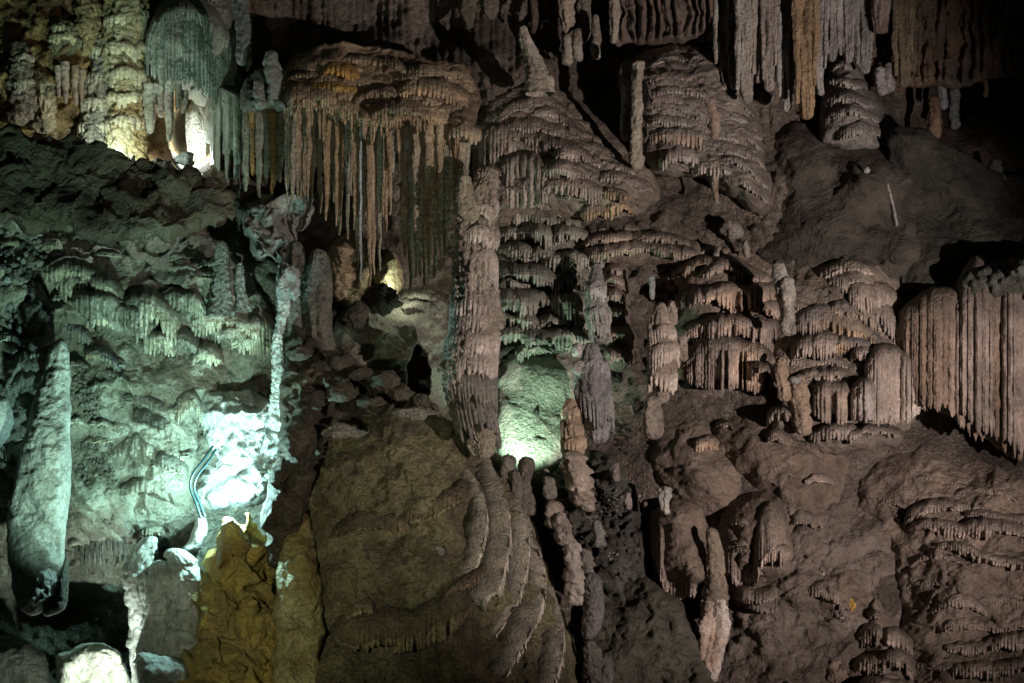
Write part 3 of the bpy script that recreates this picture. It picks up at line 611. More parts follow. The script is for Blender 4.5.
# ================================================================== LONG CURTAIN
cv, s_cv = cascade('flowstone_canopy', 'ochre and brown rippled flowstone canopy from which the long curtain hangs', 'flowstone',
    [(282,104),(282,70),(300,50),(340,40),(390,48),(440,58),(476,72),(482,110),(474,134),(420,130),(360,124),(310,112)],
    [([(282,106),(310,104),(340,108),(364,116)], .35, 10, 34, 3.0, dict(rag=.8,cfr=TAN)), ([(352,114),(390,118),(430,122),(472,126)], .38, 10, 40, 3.0, dict(rag=.8,cfr=TAN)), ([(284,98),(310,93),(338,98)], .45, 16, 12, 3.6, dict(cfr=TAN)), ([(318,78),(338,70),(362,82)], .4, 10, 6, 4, dict(ccap=OCH,cfr=OCH)), ([(306,88),(330,84),(358,92)], .4, 8, 6, 4, dict(ccap=OCH,cfr=OCH)),
     ([(352,100),(376,92),(400,100)], .4, 9, 8, 3.6), ([(362,120),(392,112),(420,116),(450,119)], .5, 14, 10, 3.4, dict(cfr=TAN)), ([(396,92),(430,88),(470,100)], .4, 10, 10, 3.6, dict(cfr=TAN)),
     ([(446,130),(462,126),(482,131)], .4, 8, 10, 4), ([(340,62),(372,58),(410,70)], .35, 9, 4, 4), ([(400,76),(432,70),(474,84)], .35, 9, 4, 4)],
    0, .3, 30, ((.25,.18,.115),(.15,.108,.072)), None, (10,.18,9,-.1,5), 9, (.2,.1,.03), None, [(290,60,-.3),(380,45,-.5),(470,70,-.6),(290,105,.35),(340,112,.45),(400,125,.5),(470,135,.3)], auto=(24,(18,44),.3,6), ccap=(.25,.19,.125), cfr=(.33,.26,.18))
tab = [(284,196),(296,204),(308,196),(320,214),(335,230),(350,248),(362,285),(368,292),(376,268),(382,282),(392,277),(400,230),(408,291),(420,290),(432,287),(445,258),(456,214),(470,182)]
rng = random.Random(5); x = 284.5; i = 0
CG = 'stalactites of the long curtain'
CC = [((.36,.29,.20),(.26,.19,.12)), ((.40,.34,.26),(.28,.22,.15)), ((.33,.24,.14),(.25,.16,.08)), ((.29,.27,.21),(.20,.175,.125)), ((.36,.27,.18),(.30,.21,.13))]
while x < 471:
    y1 = np.interp(x, [a for a, _ in tab], [b for _, b in tab]) * 1.0
    fused = x > 402
    k = rng.choice([1, 1, .96, .8, .62]) if not fused else rng.choice([1, 1, .97, .93])
    y0 = float(np.interp(x, [284, 350, 362, 400, 470], [98, 106, 116, 118, 124])) - 4
    yb = y0 + (y1 - y0) * k
    if 393 < x < 403: yb = y0 + 60
    r0 = rng.uniform(3.2, 4.4) if fused else rng.uniform(2.0, 3.3)
    if k < .9 and not fused: r0 *= .8
    dd = .35 + rng.uniform(-.4, .4) - (.12 if k < .9 else 0)
    o,_ = spindle('stalactite', [(x+rng.uniform(-2,2),y0-8,r0*1.5),(x+rng.uniform(-1,1),y0+16,r0*1.2),(x+rng.uniform(-1,1),(y0+yb)/2,r0),(x+rng.uniform(-.8,.8),yb-(yb-y0)*.2,r0*.75),(x,yb,r0*.3)], dd, CC[rng.randrange(5)] if not (358 < x < 362) else ((.4,.44,.44),(.3,.33,.33)), seed=i*1.7, lump=.22, flutes=(rng.choice([3,4,5]),.22), tip=(0,1), nth=20, fine=.09, rings=(34,.10))
    tag(o, '%s from the left among the stalactites of the long curtain, a %s %s one' % (nth(i).capitalize(), 'thick' if r0 > 3.4 else 'slender', 'short' if yb - y0 < 85 else 'long'), 'stalactite', CG)
    i += 1; x += r0 * rng.uniform(1.0, 1.4) + .5
# drips of the curtain top: fan of thin flutes
# recess behind the curtain and the rubble below it
mound('boulder', 'warm pale rock in the lit recess under the long curtain', 'cave rock', [(332,236),(350,228),(368,240),(380,270),(372,296),(350,312),(330,300),(324,262)], .3, .9, 26, ((.42,.33,.21),(.25,.18,.11)), M_ROUGH, seed=19, relief=(.2,.12,.04))
mound('boulder', 'brightest cream rock behind the tips of the long curtain', 'cave rock', [(376,262),(388,250),(402,258),(404,284),(396,300),(378,298),(370,282)], .5, .7, 18, ((.56,.5,.32),(.42,.36,.2)), M_ROUGH, seed=20, relief=(.2,.15,.04))
def niche(x, y):
    e = ((x - 418) / 11) ** 2 + ((np.minimum(y, 374) - 374) / 29) ** 2 + (np.maximum(y - 374, 0) / 32) ** 2
    return -1.5 * np.clip((1.15 - e) / .25, 0, 1)
mound('rock_slope', 'grey green smooth slope with a dark arched niche left of the tall column', 'cave rock', [(330,330),(348,300),(372,282),(398,296),(440,286),(452,320),(452,420),(420,430),(370,410),(336,380)], .2, .8, 40, ((.25,.255,.205),(.16,.155,.12)), M_MUD, seed=21, relief=(.2,.1,.03), fn=niche)
cascade('flowstone_ledge', 'small layered flowstone shelf above the dark arched niche', 'flowstone', [(394,306),(404,294),(430,290),(442,300),(440,322),(404,326)], [([(396,302),(412,296),(438,300)], .3, 8, 4, 4), ([(396,311),(416,306),(440,309)], .3, 6, 4, 4), ([(400,320),(418,316),(438,318)], .25, 6, 4, 4)], .15, .5, 14, ((.2,.2,.16),(.13,.12,.09)), seed=22, ccap=(.18,.175,.14), cfr=(.22,.21,.17))
o = blob('boulder', 380, 298, 17, 13, -.5, ((.11,.1,.075),(.07,.06,.045)), M_ROUGH, lump=.6, seed=9, knob=.35); tag(o, 'dark rounded boulder below the tips of the long curtain', 'cave rock')
o = blob('boulder', 358, 316, 10, 12, -.1, ((.10,.09,.07),(.06,.055,.04)), M_ROUGH, lump=.4, seed=10); tag(o, 'small dark boulder on the grey green slope below the warm pale rock', 'cave rock')
mound('rubble_ridge', 'dark broken rocky ridge behind the top of the brown mound', 'cave rock', [(282,335),(296,318),(318,330),(338,350),(352,356),(380,372),(410,390),(440,404),(452,440),(380,470),(290,480),(276,440),(280,380)], .8, 1.0, 40, ((.13,.11,.08),(.075,.062,.046)), M_ROUGH, seed=23, relief=(.3,.22,.08), bumps=(12,.35))
rb = random.Random(3)
RUB = [(300,352,9,'blocky'),(322,366,8,'flat'),(344,362,10,'round'),(362,374,9,'cracked'),(384,380,12,'crusted'),(402,392,9,'low'),(340,392,11,'tilted'),(310,400,12,'wide'),(372,404,10,'sunken'),(422,402,8,'small'),(414,412,14,'pale flat'),(345,432,16,'pale broad')]
for i,(x,y,rr,w) in enumerate(RUB):
    o = blob('stone', x, y, rr*1.3, rr*(.45 if 'pale' in w else .8), 1.3+.02*i if y<405 else 2.0, ((.125,.11,.085),(.07,.06,.045)) if 'pale' not in w else ((.25,.24,.2),(.16,.15,.12)), M_ROUGH, lump=.45, seed=i*2.3, knob=.25)
    tag(o, '%s dark stone, %s of the loose stones on the ridge counted from the top' % (w, nth(sorted(RUB,key=lambda q:q[1]).index((x,y,rr,w)))) if 'pale' not in w else '%s stone lying on top of the brown mound' % w, 'stone', 'loose stones on the ridge')

# ================================================================== TALL COLUMN
r = thing('column', 'tall central column of stacked drip skirts with a two-headed top', 'column', P(478,455,2.0))
_, sp = spindle('column_shaft', [(486,166,8),(487,178,12),(481,195,17),(478,215,19),(477,240,20),(476,270,21),(475,300,22),(472,340,24),(471,380,24),(473,410,21),(479,436,14),(483,460,8)], [1.2,1.3,1.5,1.8], ((.37,.32,.255),(.25,.21,.16)), M_CAL, r, lump=.32, flutes=(24,.1), seed=2, fine=.1, knob=1.0, rings=(17,.15))
spindle('side_head', [(464,174,4),(465,184,7),(466,200,9),(470,222,12)], 1.5, ((.40,.36,.27),(.26,.23,.15)), M_CAL, r, lump=.3, seed=8, rings=(12,.2), knob=.5)
for i,(y,fr,pr,cp,fl) in enumerate([(214,10,2,9,3.4),(238,20,3.5,12,3.2),(262,50,3.8,12,3.8),(306,24,4,11,3.4),(322,22,3,8,3.2),(344,30,4.5,12,3.4),(362,26,4,9,3.4),(384,44,3.2,10,3.2),(408,44,2.6,8,3.2)]):
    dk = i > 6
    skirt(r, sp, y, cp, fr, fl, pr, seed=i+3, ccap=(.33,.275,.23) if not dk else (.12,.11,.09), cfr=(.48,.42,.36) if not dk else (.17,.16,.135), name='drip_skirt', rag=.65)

# ================================================================== CENTRE TOP DOME
dm, s_dm = cascade('flowstone_dome', 'large rounded flowstone dome of fanned ripples right of the tall column', 'flowstone',
    [(470,140),(478,110),(500,92),(528,84),(556,86),(584,102),(606,122),(630,146),(650,166),(662,184),(658,202),(640,216),(610,226),(560,232),(500,232),(474,220)],
    [([(496,120),(514,106),(540,104),(566,116)], .35, 10, 6, 3.2), ([(524,118),(548,112),(572,126),(584,140)], .42, 10, 16, 3.4), ([(496,134),(512,126),(540,128),(566,136)], .4, 9, 9, 3.2),
     ([(506,140),(530,138),(560,146),(588,154)], .45, 9, 10, 3.2), ([(478,140),(488,133),(502,131),(520,137)], .5, 9, 60, 4.2, dict(lens=[(478,190),(490,204),(505,206),(520,206)])),
     ([(500,166),(516,157),(534,158),(548,166)], .55, 9, 44, 4.4, dict(lens=[(500,210),(520,212),(548,206)])), ([(536,172),(554,165),(580,171),(606,178)], .5, 9, 14, 3.2), ([(536,192),(556,183),(580,184),(604,190)], .55, 9, 26, 3.4),
     ([(552,158),(572,152),(592,160)], .4, 8, 9, 3.2), ([(596,182),(616,176),(634,184)], .35, 7, 8, 3.2), ([(600,196),(612,190),(630,196)], .42, 6, 8, 3.4, dict(cfr=TAN)), ([(580,216),(598,210),(614,212)], .42, 8, 12, 3.4, dict(cfr=TAN)), ([(606,208),(620,203),(634,206)], .42, 7, 18, 3.6, dict(cfr=TAN)),
     ([(566,134),(584,134),(604,144)], .3, 6, 5, 3), ([(580,148),(600,148),(622,160)], .3, 6, 5, 3), ([(590,164),(612,164),(636,174)], .3, 6, 5, 3), ([(568,122),(584,124),(600,134)], .25, 5, 4, 3), ([(632,190),(646,188),(658,196)], .25, 6, 5, 3.4)],
    -.1, 1.0, 46, ((.27,.225,.18),(.18,.145,.115)), None, (9,.13,10,-.22,4), 11, (.15,.05,.02), auto=(26,(24,60),.18,5,.25), pk=.62, ccap=(.235,.19,.155), cfr=(.36,.305,.255))
o,_ = spindle('stalagmite', [(523,25,3.5),(525,40,6),(530,55,8),(536,72,11),(541,94,14)], -1.0, ((.46,.41,.34),(.32,.28,.22)), M_CAL, rings=(7,.14), lump=.25, seed=6, tip=(1,0), knob=.4); tag(o, 'pale cone stalagmite on top of the rounded flowstone dome', 'stalagmite')
o = blob('stalagmite', 550, 82, 4, 8, -.9, ((.42,.37,.31),(.3,.26,.2)), lump=.3, seed=3); tag(o, 'small pale knob beside the cone stalagmite on the dome', 'stalagmite')

# ================================================================== GREEN TERRACES
tr, s_tr = cascade('terraced_flowstone', 'wall of green lit stacked fluted terraces behind the tall column', 'flowstone',
    [(488,215),(560,212),(606,225),(622,260),(618,320),(604,362),(560,372),(490,366)],
    [([(488,222),(520,216),(548,219),(582,226)], .55, 9, 12, 3.2), ([(490,240),(512,232),(536,234),(560,240)], .6, 9, 12, 3.2), ([(550,240),(568,234),(590,242)], .55, 8, 12, 3.2),
     ([(488,254),(508,249),(530,250),(556,256)], .6, 8, 12, 3.2), ([(488,278),(512,273),(544,275),(576,281)], .75, 12, 16, 3.4), ([(540,262),(562,258),(584,266)], .55, 8, 12, 3.2),
     ([(488,303),(516,299),(550,300),(586,304)], .8, 12, 22, 3.6), ([(488,322),(508,317),(528,319),(542,324)], .85, 8, 12, 3.4), ([(488,342),(520,336),(556,338),(592,340)], .95, 14, 16, 3.6), ([(530,326),(560,322),(590,326)], .7, 8, 8, 3.4)],
    -.1, .6, 30, ((.26,.255,.205),(.18,.17,.135)), None, None, 12, (.1,.05,.02), auto=(24,(18,44),.45,10), ccap=(.225,.22,.175), cfr=(.31,.30,.25))
cascade('rippled_flowstone', 'low rippled brown flowstone shelf right of the green terraces', 'flowstone', [(574,236),(620,226),(680,232),(704,246),(700,262),(650,268),(600,268),(578,260)],
    [([(576,247),(606,240),(640,240)], .35, 7, 6, 3.2), ([(580,256),(620,250),(660,248),(698,253)], .45, 8, 9, 3.2), ([(622,238),(656,236),(690,244)], .35, 7, 5, 3.2), ([(590,236),(612,230),(640,232)], .3, 7, 5, 3.2)],
    -.1, .7, 20, ((.26,.21,.165),(.18,.14,.11)), None, (7,.09,8,.2,7), 13, (.1,.05,.02), ccap=(.23,.185,.145), cfr=(.35,.285,.225))
cascade('terraced_flowstone', 'narrow stack of small pinkish ledges behind the grey twin stalagmites', 'flowstone', [(600,262),(616,258),(630,270),(634,320),(636,360),(624,374),(604,372),(598,320)],
    [([(602,272),(612,268),(622,272)], .4, 6, 7, 3.2), ([(602,284),(612,280),(624,284)], .45, 6, 7, 3.2), ([(602,298),(614,294),(626,299)], .5, 6, 7, 3.2), ([(602,316),(616,310),(628,316)], .55, 8, 9, 3.4), ([(602,340),(618,334),(632,338)], .6, 8, 8, 3.4), ([(602,358),(618,354),(634,358)], .65, 8, 10, 3.4)],
    0, .5, 16, ((.26,.205,.17),(.18,.14,.115)), seed=14, ccap=(.24,.19,.155), cfr=(.36,.285,.24))

# ================================================================== RIGHT DOME
dp, s_dp = cascade('flowstone_dome', 'tall rounded grey dome of wrinkled flowstone at the upper right', 'flowstone',
    [(616,72),(634,54),(668,41),(704,40),(732,56),(748,84),(760,116),(768,160),(774,204),(766,218),(742,206),(716,186),(690,178),(664,178),(644,168),(636,150),(622,130)],
    [([(644,72),(664,60),(690,64),(706,74)], .2, 6, 3, 3.2), ([(644,86),(672,76),(700,80),(716,90)], .2, 6, 3, 3.2), ([(646,98),(680,91),(712,98)], .2, 6, 4, 3.2), ([(646,112),(672,106),(706,114)], .22, 6, 4, 3.2), ([(646,124),(668,119),(704,126)], .24, 6, 4, 3.2),
     ([(644,137),(668,133),(690,134),(708,138)], .35, 7, 18, 3.2, dict(cfr=(.35,.27,.21))), ([(658,161),(678,155),(702,160)], .45, 8, 13, 3.4), ([(720,104),(738,102),(756,120)], .22, 6, 4, 3.2), ([(722,118),(742,118),(760,136)], .22, 6, 4, 3.2), ([(722,132),(744,132),(764,152)], .22, 6, 4, 3.2), ([(722,146),(744,148),(766,168)], .24, 6, 5, 3.2), ([(716,160),(738,162),(768,186)], .26, 6, 5, 3.2), ([(690,170),(712,164),(732,172)], .35, 7, 12, 3.4), ([(736,182),(752,184),(770,204)], .22, 6, 5, 3.4), ([(708,88),(728,86),(748,98)], .2, 6, 3, 3.2)],
    0, 1.2, 42, ((.26,.225,.19),(.18,.15,.125)), None, (8.5,.15,11,-.10,6), 15, (.16,.05,.02), auto=(26,(24,60),.16,3,.2), pk=.75, ccap=(.235,.2,.17), cfr=(.35,.305,.265), kw=dict(endp=3))
o,_ = spindle('column', [(627,60,4),(626,80,5),(627,105,5),(624,128,4.5),(626,142,5.5)], -1.3, ((.42,.35,.28),(.28,.23,.18)), rings=(9,.25), lump=.35, seed=21, knob=.7); tag(o, 'left thin column of the pair beside the wrinkled grey dome', 'column')
o,_ = spindle('column', [(638,60,4.5),(637,90,5),(638,120,5),(636,150,6),(637,170,5)], -.9, ((.40,.36,.28),(.27,.24,.18)), rings=(13,.2), lump=.35, seed=22, knob=.9); tag(o, 'right taller column of the pair beside the wrinkled grey dome', 'column')
o,_ = spindle('stalagmite', [(711,98,3),(711,104,5),(714,125,6),(716,146,5),(718,160,6.5)], float(s_dp(712,120))+.08, ((.40,.31,.24),(.3,.22,.17)), rings=(18,.12), lump=.25, seed=23, flutes=(6,.15)); tag(o, 'slim tan drip column clinging to the front of the wrinkled grey dome', 'column')
o,_ = spindle('stalactite', [(716,160,4),(714,172,4),(716,205,2)], float(s_dp(712,165))+.2, ((.33,.25,.2),(.2,.15,.11)), lump=.25, seed=24); tag(o, 'dim drip hanging below the slim tan drip column', 'stalactite')

# ================================================================== TOP CENTRE
TG = 'stalactites along the top centre'
for i,(x,y1,r0,d,c,lb) in enumerate([(533,34,5,-3.0,DARK,'leftmost dark stalactite at the top centre'),(549,22,4,-3.2,DARK,'short dark stalactite right of the leftmost at the top centre'),(566,34,7,-2.6,(.40,.33,.25),'pale thick stalactite at the top centre'),(584,42,6,-2.9,(.2,.19,.15),'grey green stalactite between the two pale ones at the top centre'),(613,44,5.5,-2.4,(.42,.36,.29),'pale thin stalactite nearest the grey dome'),(490,20,8,-3.2,(.15,.13,.1),'dim stalactite above the tall column'),(468,30,9,-3.3,(.13,.11,.085),'dim broad stalactite above the canopy')]):
    o,_ = spindle('stalactite', [(x,-80,r0*1.2),(x,-20,r0*1.1),(x+1,y1*.5,r0),(x,y1,r0*.5)], d, (c,None), rings=(14,.2), lump=.3, seed=i+100, tip=(0,1), flutes=(5,.2)); tag(o, lb, 'stalactite', TG)
for i,(x,y0,y1,r0,lb) in enumerate([(567,34,66,5,'upper pale knob column below the pale thick stalactite'),(578,28,62,4.5,'thin crusted column beside the upper pale knob column'),(596,14,60,4,'dim thin column right of the crusted one')]):
    o,_ = spindle('column', [(x,y0,r0*.7),(x,y0+12,r0),(x+1,y1,r0*1.1)], -2.4, ((.34,.30,.24),(.2,.17,.13)), rings=(9,.3), lump=.3, seed=i+110); tag(o, lb, 'column')

def flt(w, a):
    return lambda x, y: a * (np.abs(np.sin((x + 6 * vn(x / 13, y / 120)) * math.pi / w)) - .5) + a * .4 * (np.abs(np.sin((x + 3 * vn(x / 7, y / 90, 4)) * math.pi / w * 2.7)) - .5)
mound('fluted_drapery', 'dim rusty brown fluted rock curtain behind the stalactites in the dark right recess', 'flowstone', [(836,-90),(1160,-90),(1160,70),(1040,84),(1000,74),(960,92),(920,84),(880,100),(850,70)], 0, .4, 20, ((.21,.14,.09),(.13,.10,.085)), M_CAL, [(850,0,-3.4),(920,0,-4.2),(1024,0,-5),(1150,0,-5)], 1.6, (.3,.1,.03), None, flt(11,.3), 4, 71)
mound('fluted_drapery', 'dim brown fluted rock curtain above the wrinkled grey dome at the top edge', 'flowstone', [(606,-90),(734,-90),(730,46),(700,40),(664,46),(630,38),(610,52)], 0, .4, 20, ((.20,.14,.10),(.12,.095,.08)), M_CAL, [(620,0,-2.7),(720,0,-2.6)], 1.6, (.3,.1,.03), None, flt(9,.25), 4, 72)
# ================================================================== TOP RIGHT COLUMNS
RG = 'stalactites along the top right'
LST = [(723,8,74,-2.0,(.34,.32,.285),'pale grey column at the left end of the top right group'),(734,5.5,90,-1.7,(.30,.285,.255),'slim grey stalactite beside the left pale column of the top right group'),(746,9,104,-1.4,(.37,.335,.29),'tall pale column standing right behind the wrinkled grey dome'),(758,6,84,-1.7,(.33,.29,.24),'thin short stalactite between two pale columns at the top right'),(769,7,92,-1.5,(.36,.31,.265),'pale pinkish stalactite left of the tan column'),
 (786,8,112,-1.5,(.36,.34,.31),'tall grey column left of the tan column'),(806,10,120,-1.1,(.36,.25,.145),'tall thick tan column, the longest at the top right'),(820,6,96,-1.5,(.34,.31,.29),'slim grey stalactite right of the thick tan column'),(833,7,62,-1.7,(.36,.33,.31),'grey stalactite above the cone flowstone'),(847,7,64,-1.9,(.34,.31,.30),'lilac grey stalactite above the right side of the cone flowstone'),
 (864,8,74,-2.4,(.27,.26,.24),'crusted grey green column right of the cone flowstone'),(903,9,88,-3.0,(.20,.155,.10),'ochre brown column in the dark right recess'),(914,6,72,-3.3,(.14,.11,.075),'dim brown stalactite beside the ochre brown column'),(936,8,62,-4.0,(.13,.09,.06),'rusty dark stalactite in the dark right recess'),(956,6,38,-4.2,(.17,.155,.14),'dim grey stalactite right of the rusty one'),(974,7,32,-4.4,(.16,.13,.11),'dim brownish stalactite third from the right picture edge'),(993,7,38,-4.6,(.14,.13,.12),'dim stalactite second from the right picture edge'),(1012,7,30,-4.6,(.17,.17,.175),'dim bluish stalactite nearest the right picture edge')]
for i,(x,r0,y1,d,c,lb) in enumerate(LST):
    r = thing('stalactite', lb, 'stalactite', P(x,y1,d), RG)
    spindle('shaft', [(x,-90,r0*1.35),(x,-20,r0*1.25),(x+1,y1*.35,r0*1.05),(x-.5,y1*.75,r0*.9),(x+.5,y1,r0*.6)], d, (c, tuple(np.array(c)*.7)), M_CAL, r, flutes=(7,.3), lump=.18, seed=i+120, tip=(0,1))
    for j in range(2):
        spindle('side_drip', [(x+(-1)**j*r0*.9,-90,r0*.5),(x+(-1)**j*r0*.9,y1*.3,r0*.42),(x+(-1)**j*r0*.85,y1*(.72+.15*j),r0*.2)], d+.12, (tuple(np.array(c)*1.1), tuple(np.array(c)*.75)), M_CAL, r, lump=.25, seed=i+140+j, tip=(0,1), flutes=(3,.2))
o,_ = spindle('stalactite', [(882,-90,12),(882,-10,11),(881,15,9),(880,34,6.5)], -2.0, ((.29,.235,.20),(.2,.15,.12)), lump=.12, seed=33, tip=(0,.3), flutes=(9,.15)); tag(o, 'blunt broad stalactite cut off flat between the crusted column and the ochre one', 'stalactite', RG)
cascade('cone_flowstone', 'cone of layered flowstone under the grey stalactites at the upper right', 'flowstone', [(816,142),(820,100),(830,66),(842,50),(852,52),(866,76),(884,108),(896,132),(890,148),(856,152)],
    [([(828,70),(842,64),(860,74)], .25, 8, 4, 3.2), ([(824,86),(842,80),(868,88)], .28, 8, 6, 3.2), ([(822,102),(844,96),(876,106)], .3, 8, 8, 3.2), ([(822,118),(846,110),(884,122)], .3, 8, 7, 3.2), ([(836,136),(858,130),(888,138)], .4, 10, 8, 3.4)],
    .2, .9, 26, ((.25,.225,.205),(.16,.14,.125)), None, (8,.08,7,.1,8), 16, (.12,.06,.03), ccap=(.22,.195,.175), cfr=(.31,.275,.25))
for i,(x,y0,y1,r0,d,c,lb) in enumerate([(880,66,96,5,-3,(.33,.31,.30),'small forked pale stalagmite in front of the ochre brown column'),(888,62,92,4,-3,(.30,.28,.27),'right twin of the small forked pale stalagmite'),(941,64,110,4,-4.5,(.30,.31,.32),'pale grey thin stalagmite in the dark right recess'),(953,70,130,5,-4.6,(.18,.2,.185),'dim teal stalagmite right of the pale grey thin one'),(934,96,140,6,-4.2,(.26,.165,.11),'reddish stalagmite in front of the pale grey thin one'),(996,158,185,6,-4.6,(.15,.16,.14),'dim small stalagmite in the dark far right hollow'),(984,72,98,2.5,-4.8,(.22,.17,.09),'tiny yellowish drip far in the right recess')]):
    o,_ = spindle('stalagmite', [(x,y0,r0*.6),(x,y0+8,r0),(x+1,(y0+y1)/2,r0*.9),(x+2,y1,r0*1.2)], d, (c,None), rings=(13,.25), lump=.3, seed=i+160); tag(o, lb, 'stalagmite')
M_SL = M_MUD
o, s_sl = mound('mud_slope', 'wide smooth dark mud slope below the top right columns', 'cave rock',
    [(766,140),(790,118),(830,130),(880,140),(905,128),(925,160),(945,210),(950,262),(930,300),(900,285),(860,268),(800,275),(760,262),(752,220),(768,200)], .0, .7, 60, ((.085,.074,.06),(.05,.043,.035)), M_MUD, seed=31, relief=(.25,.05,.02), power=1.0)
o = tube('calcite_vein', [(a,b,float(s_sl(a,b))+.05) for a,b in [(856,86),(868,104),(876,128),(880,152),(886,180),(893,204),(897,226)]], .03, (.36,.34,.32), M_CAL); tag(o, 'thin pale calcite streak running down the dark mud slope', 'calcite vein')
for i,(x,y,rr,lb) in enumerate([(867,170,3.2,'tiny white pebble on the dark mud slope'),(893,134,2,'tiny pale pebble at the edge of the cone flowstone')]):
    o = blob('pebble', x, y, rr, rr, float(s_sl(x,y))+.12, ((.55,.52,.47),None), lump=.3, seed=i); tag(o, lb, 'stone')
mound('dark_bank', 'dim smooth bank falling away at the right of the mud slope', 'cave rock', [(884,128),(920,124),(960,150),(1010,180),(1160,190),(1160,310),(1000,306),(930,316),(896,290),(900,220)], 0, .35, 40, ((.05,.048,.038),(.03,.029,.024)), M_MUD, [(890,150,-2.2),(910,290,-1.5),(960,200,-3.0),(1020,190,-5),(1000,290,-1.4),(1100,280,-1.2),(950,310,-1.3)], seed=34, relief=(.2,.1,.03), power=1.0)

# ================================================================== RIGHT LEDGES
cascade('terraced_flowstone', 'three wide fringed flowstone terraces stacked right of the pale stubby column', 'flowstone',
    [(668,268),(690,252),(730,246),(764,256),(784,282),(786,330),(784,376),(772,396),(720,404),(684,396),(672,350)],
    [([(668,282),(690,268),(712,262),(734,262)], .45, 10, 8, 3.4), ([(700,274),(724,266),(750,270),(772,282)], .55, 12, 12, 3.4), ([(684,260),(704,252),(730,252)], .35, 7, 5, 3.2),
     ([(674,304),(694,299),(718,296),(744,292),(778,290)], .8, 13, 24, 3.8, dict(rag=.35)), ([(676,334),(700,328),(724,326),(752,325),(780,326)], .85, 13, 26, 3.8, dict(rag=.35)),
     ([(676,374),(690,358),(706,350),(730,349),(752,352),(772,360)], .95, 13, 46, 4.0, dict(lens=[(676,378),(690,386),(706,393),(724,398),(738,392),(756,396),(772,392)])), ([(748,372),(762,368),(780,372)], 1.05, 8, 24, 3.8, dict(rag=.3)), ([(744,312),(762,306),(782,312)], .7, 8, 14, 3.8)],
    -.1, .6, 40, ((.26,.205,.16),(.18,.14,.11)), None, (12,.08,8,0,3), 17, (.12,.06,.025), auto=(12,(18,40),.3,8), power=.8, pk=.85, ccap=(.25,.195,.15), cfr=(.47,.345,.26), c2=(.40,.32,.27))
cascade('fringed_flowstone', 'heap of overlapping fringed flowstone mounds left of the big fluted curtain', 'flowstone',
    [(770,296),(796,270),(836,256),(872,252),(900,270),(920,306),(934,360),(936,400),(918,428),(880,438),(846,436),(806,434),(780,406),(768,350)],
    [([(818,276),(846,268),(876,278)], .35, 10, 5, 3.4), ([(820,312),(842,306),(866,316),(884,330)], .5, 11, 12, 3.6, dict(cfr=(.42,.32,.23))), ([(848,298),(866,294),(884,306)], .45, 10, 16, 3.6), ([(792,326),(820,316),(846,320),(862,334),(884,350)], .65, 13, 14, 3.6, dict(cfr=(.40,.30,.20))),
     ([(868,312),(886,314),(902,330),(918,358)], .6, 13, 14, 3.6), ([(872,290),(890,294),(908,318)], .5, 12, 36, 4.2, dict(lens=[(872,312),(890,330),(908,352)], cfr=(.44,.385,.34))), ([(790,352),(812,344),(832,344),(850,350)], .75, 12, 18, 3.6), ([(832,346),(852,342),(872,346)], .75, 8, 18, 3.6, dict(cfr=(.44,.31,.19))),
     ([(850,358),(862,354),(880,356)], .8, 7, 24, 3.6), ([(864,372),(880,356),(896,354),(912,362),(928,384)], 1.05, 13, 60, 5.2, dict(lens=[(864,424),(880,430),(896,431),(912,424),(928,412)], cfr=(.45,.385,.335))),
     ([(848,392),(862,384),(876,388)], .95, 8, 40, 4.6, dict(lens=[(848,422),(862,425),(876,424)], cfr=(.45,.39,.35))), ([(812,396),(828,388),(852,390)], .85, 12, 34, 4.6, dict(lens=[(812,416),(826,426),(840,430),(852,424)], cfr=(.40,.30,.22))), ([(794,384),(812,376),(846,378)], .75, 9, 8, 4)],
    -.1, .7, 40, ((.26,.21,.165),(.18,.145,.115)), M_CAL, (13,.08,10,-.2,4), 18, (.16,.07,.03), auto=(26,(18,44),.25,12,.15), power=.8, pk=.62, ccap=(.255,.205,.165), cfr=(.44,.36,.30), c2=(.40,.33,.28))
cascade('lobed_flowstone', 'low lobed flowstone lip under the fringed mounds', 'flowstone', [(764,412),(790,404),(830,420),(870,428),(904,432),(900,446),(860,452),(820,456),(790,444),(770,432)],
    [([(766,420),(780,410),(798,416)], .4, 8, 10, 4), ([(808,440),(836,430),(862,434)], .45, 9, 10, 4), ([(846,438),(872,430),(902,436)], .5, 8, 8, 4)], .1, .7, 14, ((.25,.2,.165),(.17,.135,.11)), seed=19, ccap=(.24,.195,.16), cfr=(.36,.29,.245))
for i,(x,y0,y1,r0,d,lb) in enumerate([(799,374,436,7,.35,'tan drip post with a white cap below the fringed mounds'),(781,356,402,6,.35,'short pinkish post between the wide terraces and the fringed mounds')]):
    o,_ = spindle('column', [(x,y0,r0*.8),(x,y0+10,r0),(x+2,(y0+y1)/2,r0),(x+4,y1,r0*1.2)], d, ((.43,.335,.255),(.32,.23,.16)), seed=i+170, rings=(14,.2), flutes=(8,.25), lump=.35, knob=.9); tag(o, lb, 'column')
o = blob('knob', 794, 380, 6, 5, .45, ((.5,.48,.45),None), lump=.3, seed=3); tag(o, 'white knob capping the tan drip post', 'stalagmite')
for i,(x,y0,y1,r0,c,lb) in enumerate([(780,262,300,6.5,(.46,.41,.35),'pale upper stalagmite of the white pair right of the wide terraces'),(788,276,336,7.5,(.52,.47,.40),'whitest stalagmite standing right of the wide terraces')]):
    o,_ = spindle('stalagmite', [(x,y0,r0*.7),(x,y0+9,r0),(x+1,y0+28,r0*.9),(x,y1,r0*.9)], .5+.1*i, (c,tuple(np.array(c)*.6)), rings=(15,.22), lump=.3, seed=i+180, knob=.4); tag(o, lb, 'stalagmite')
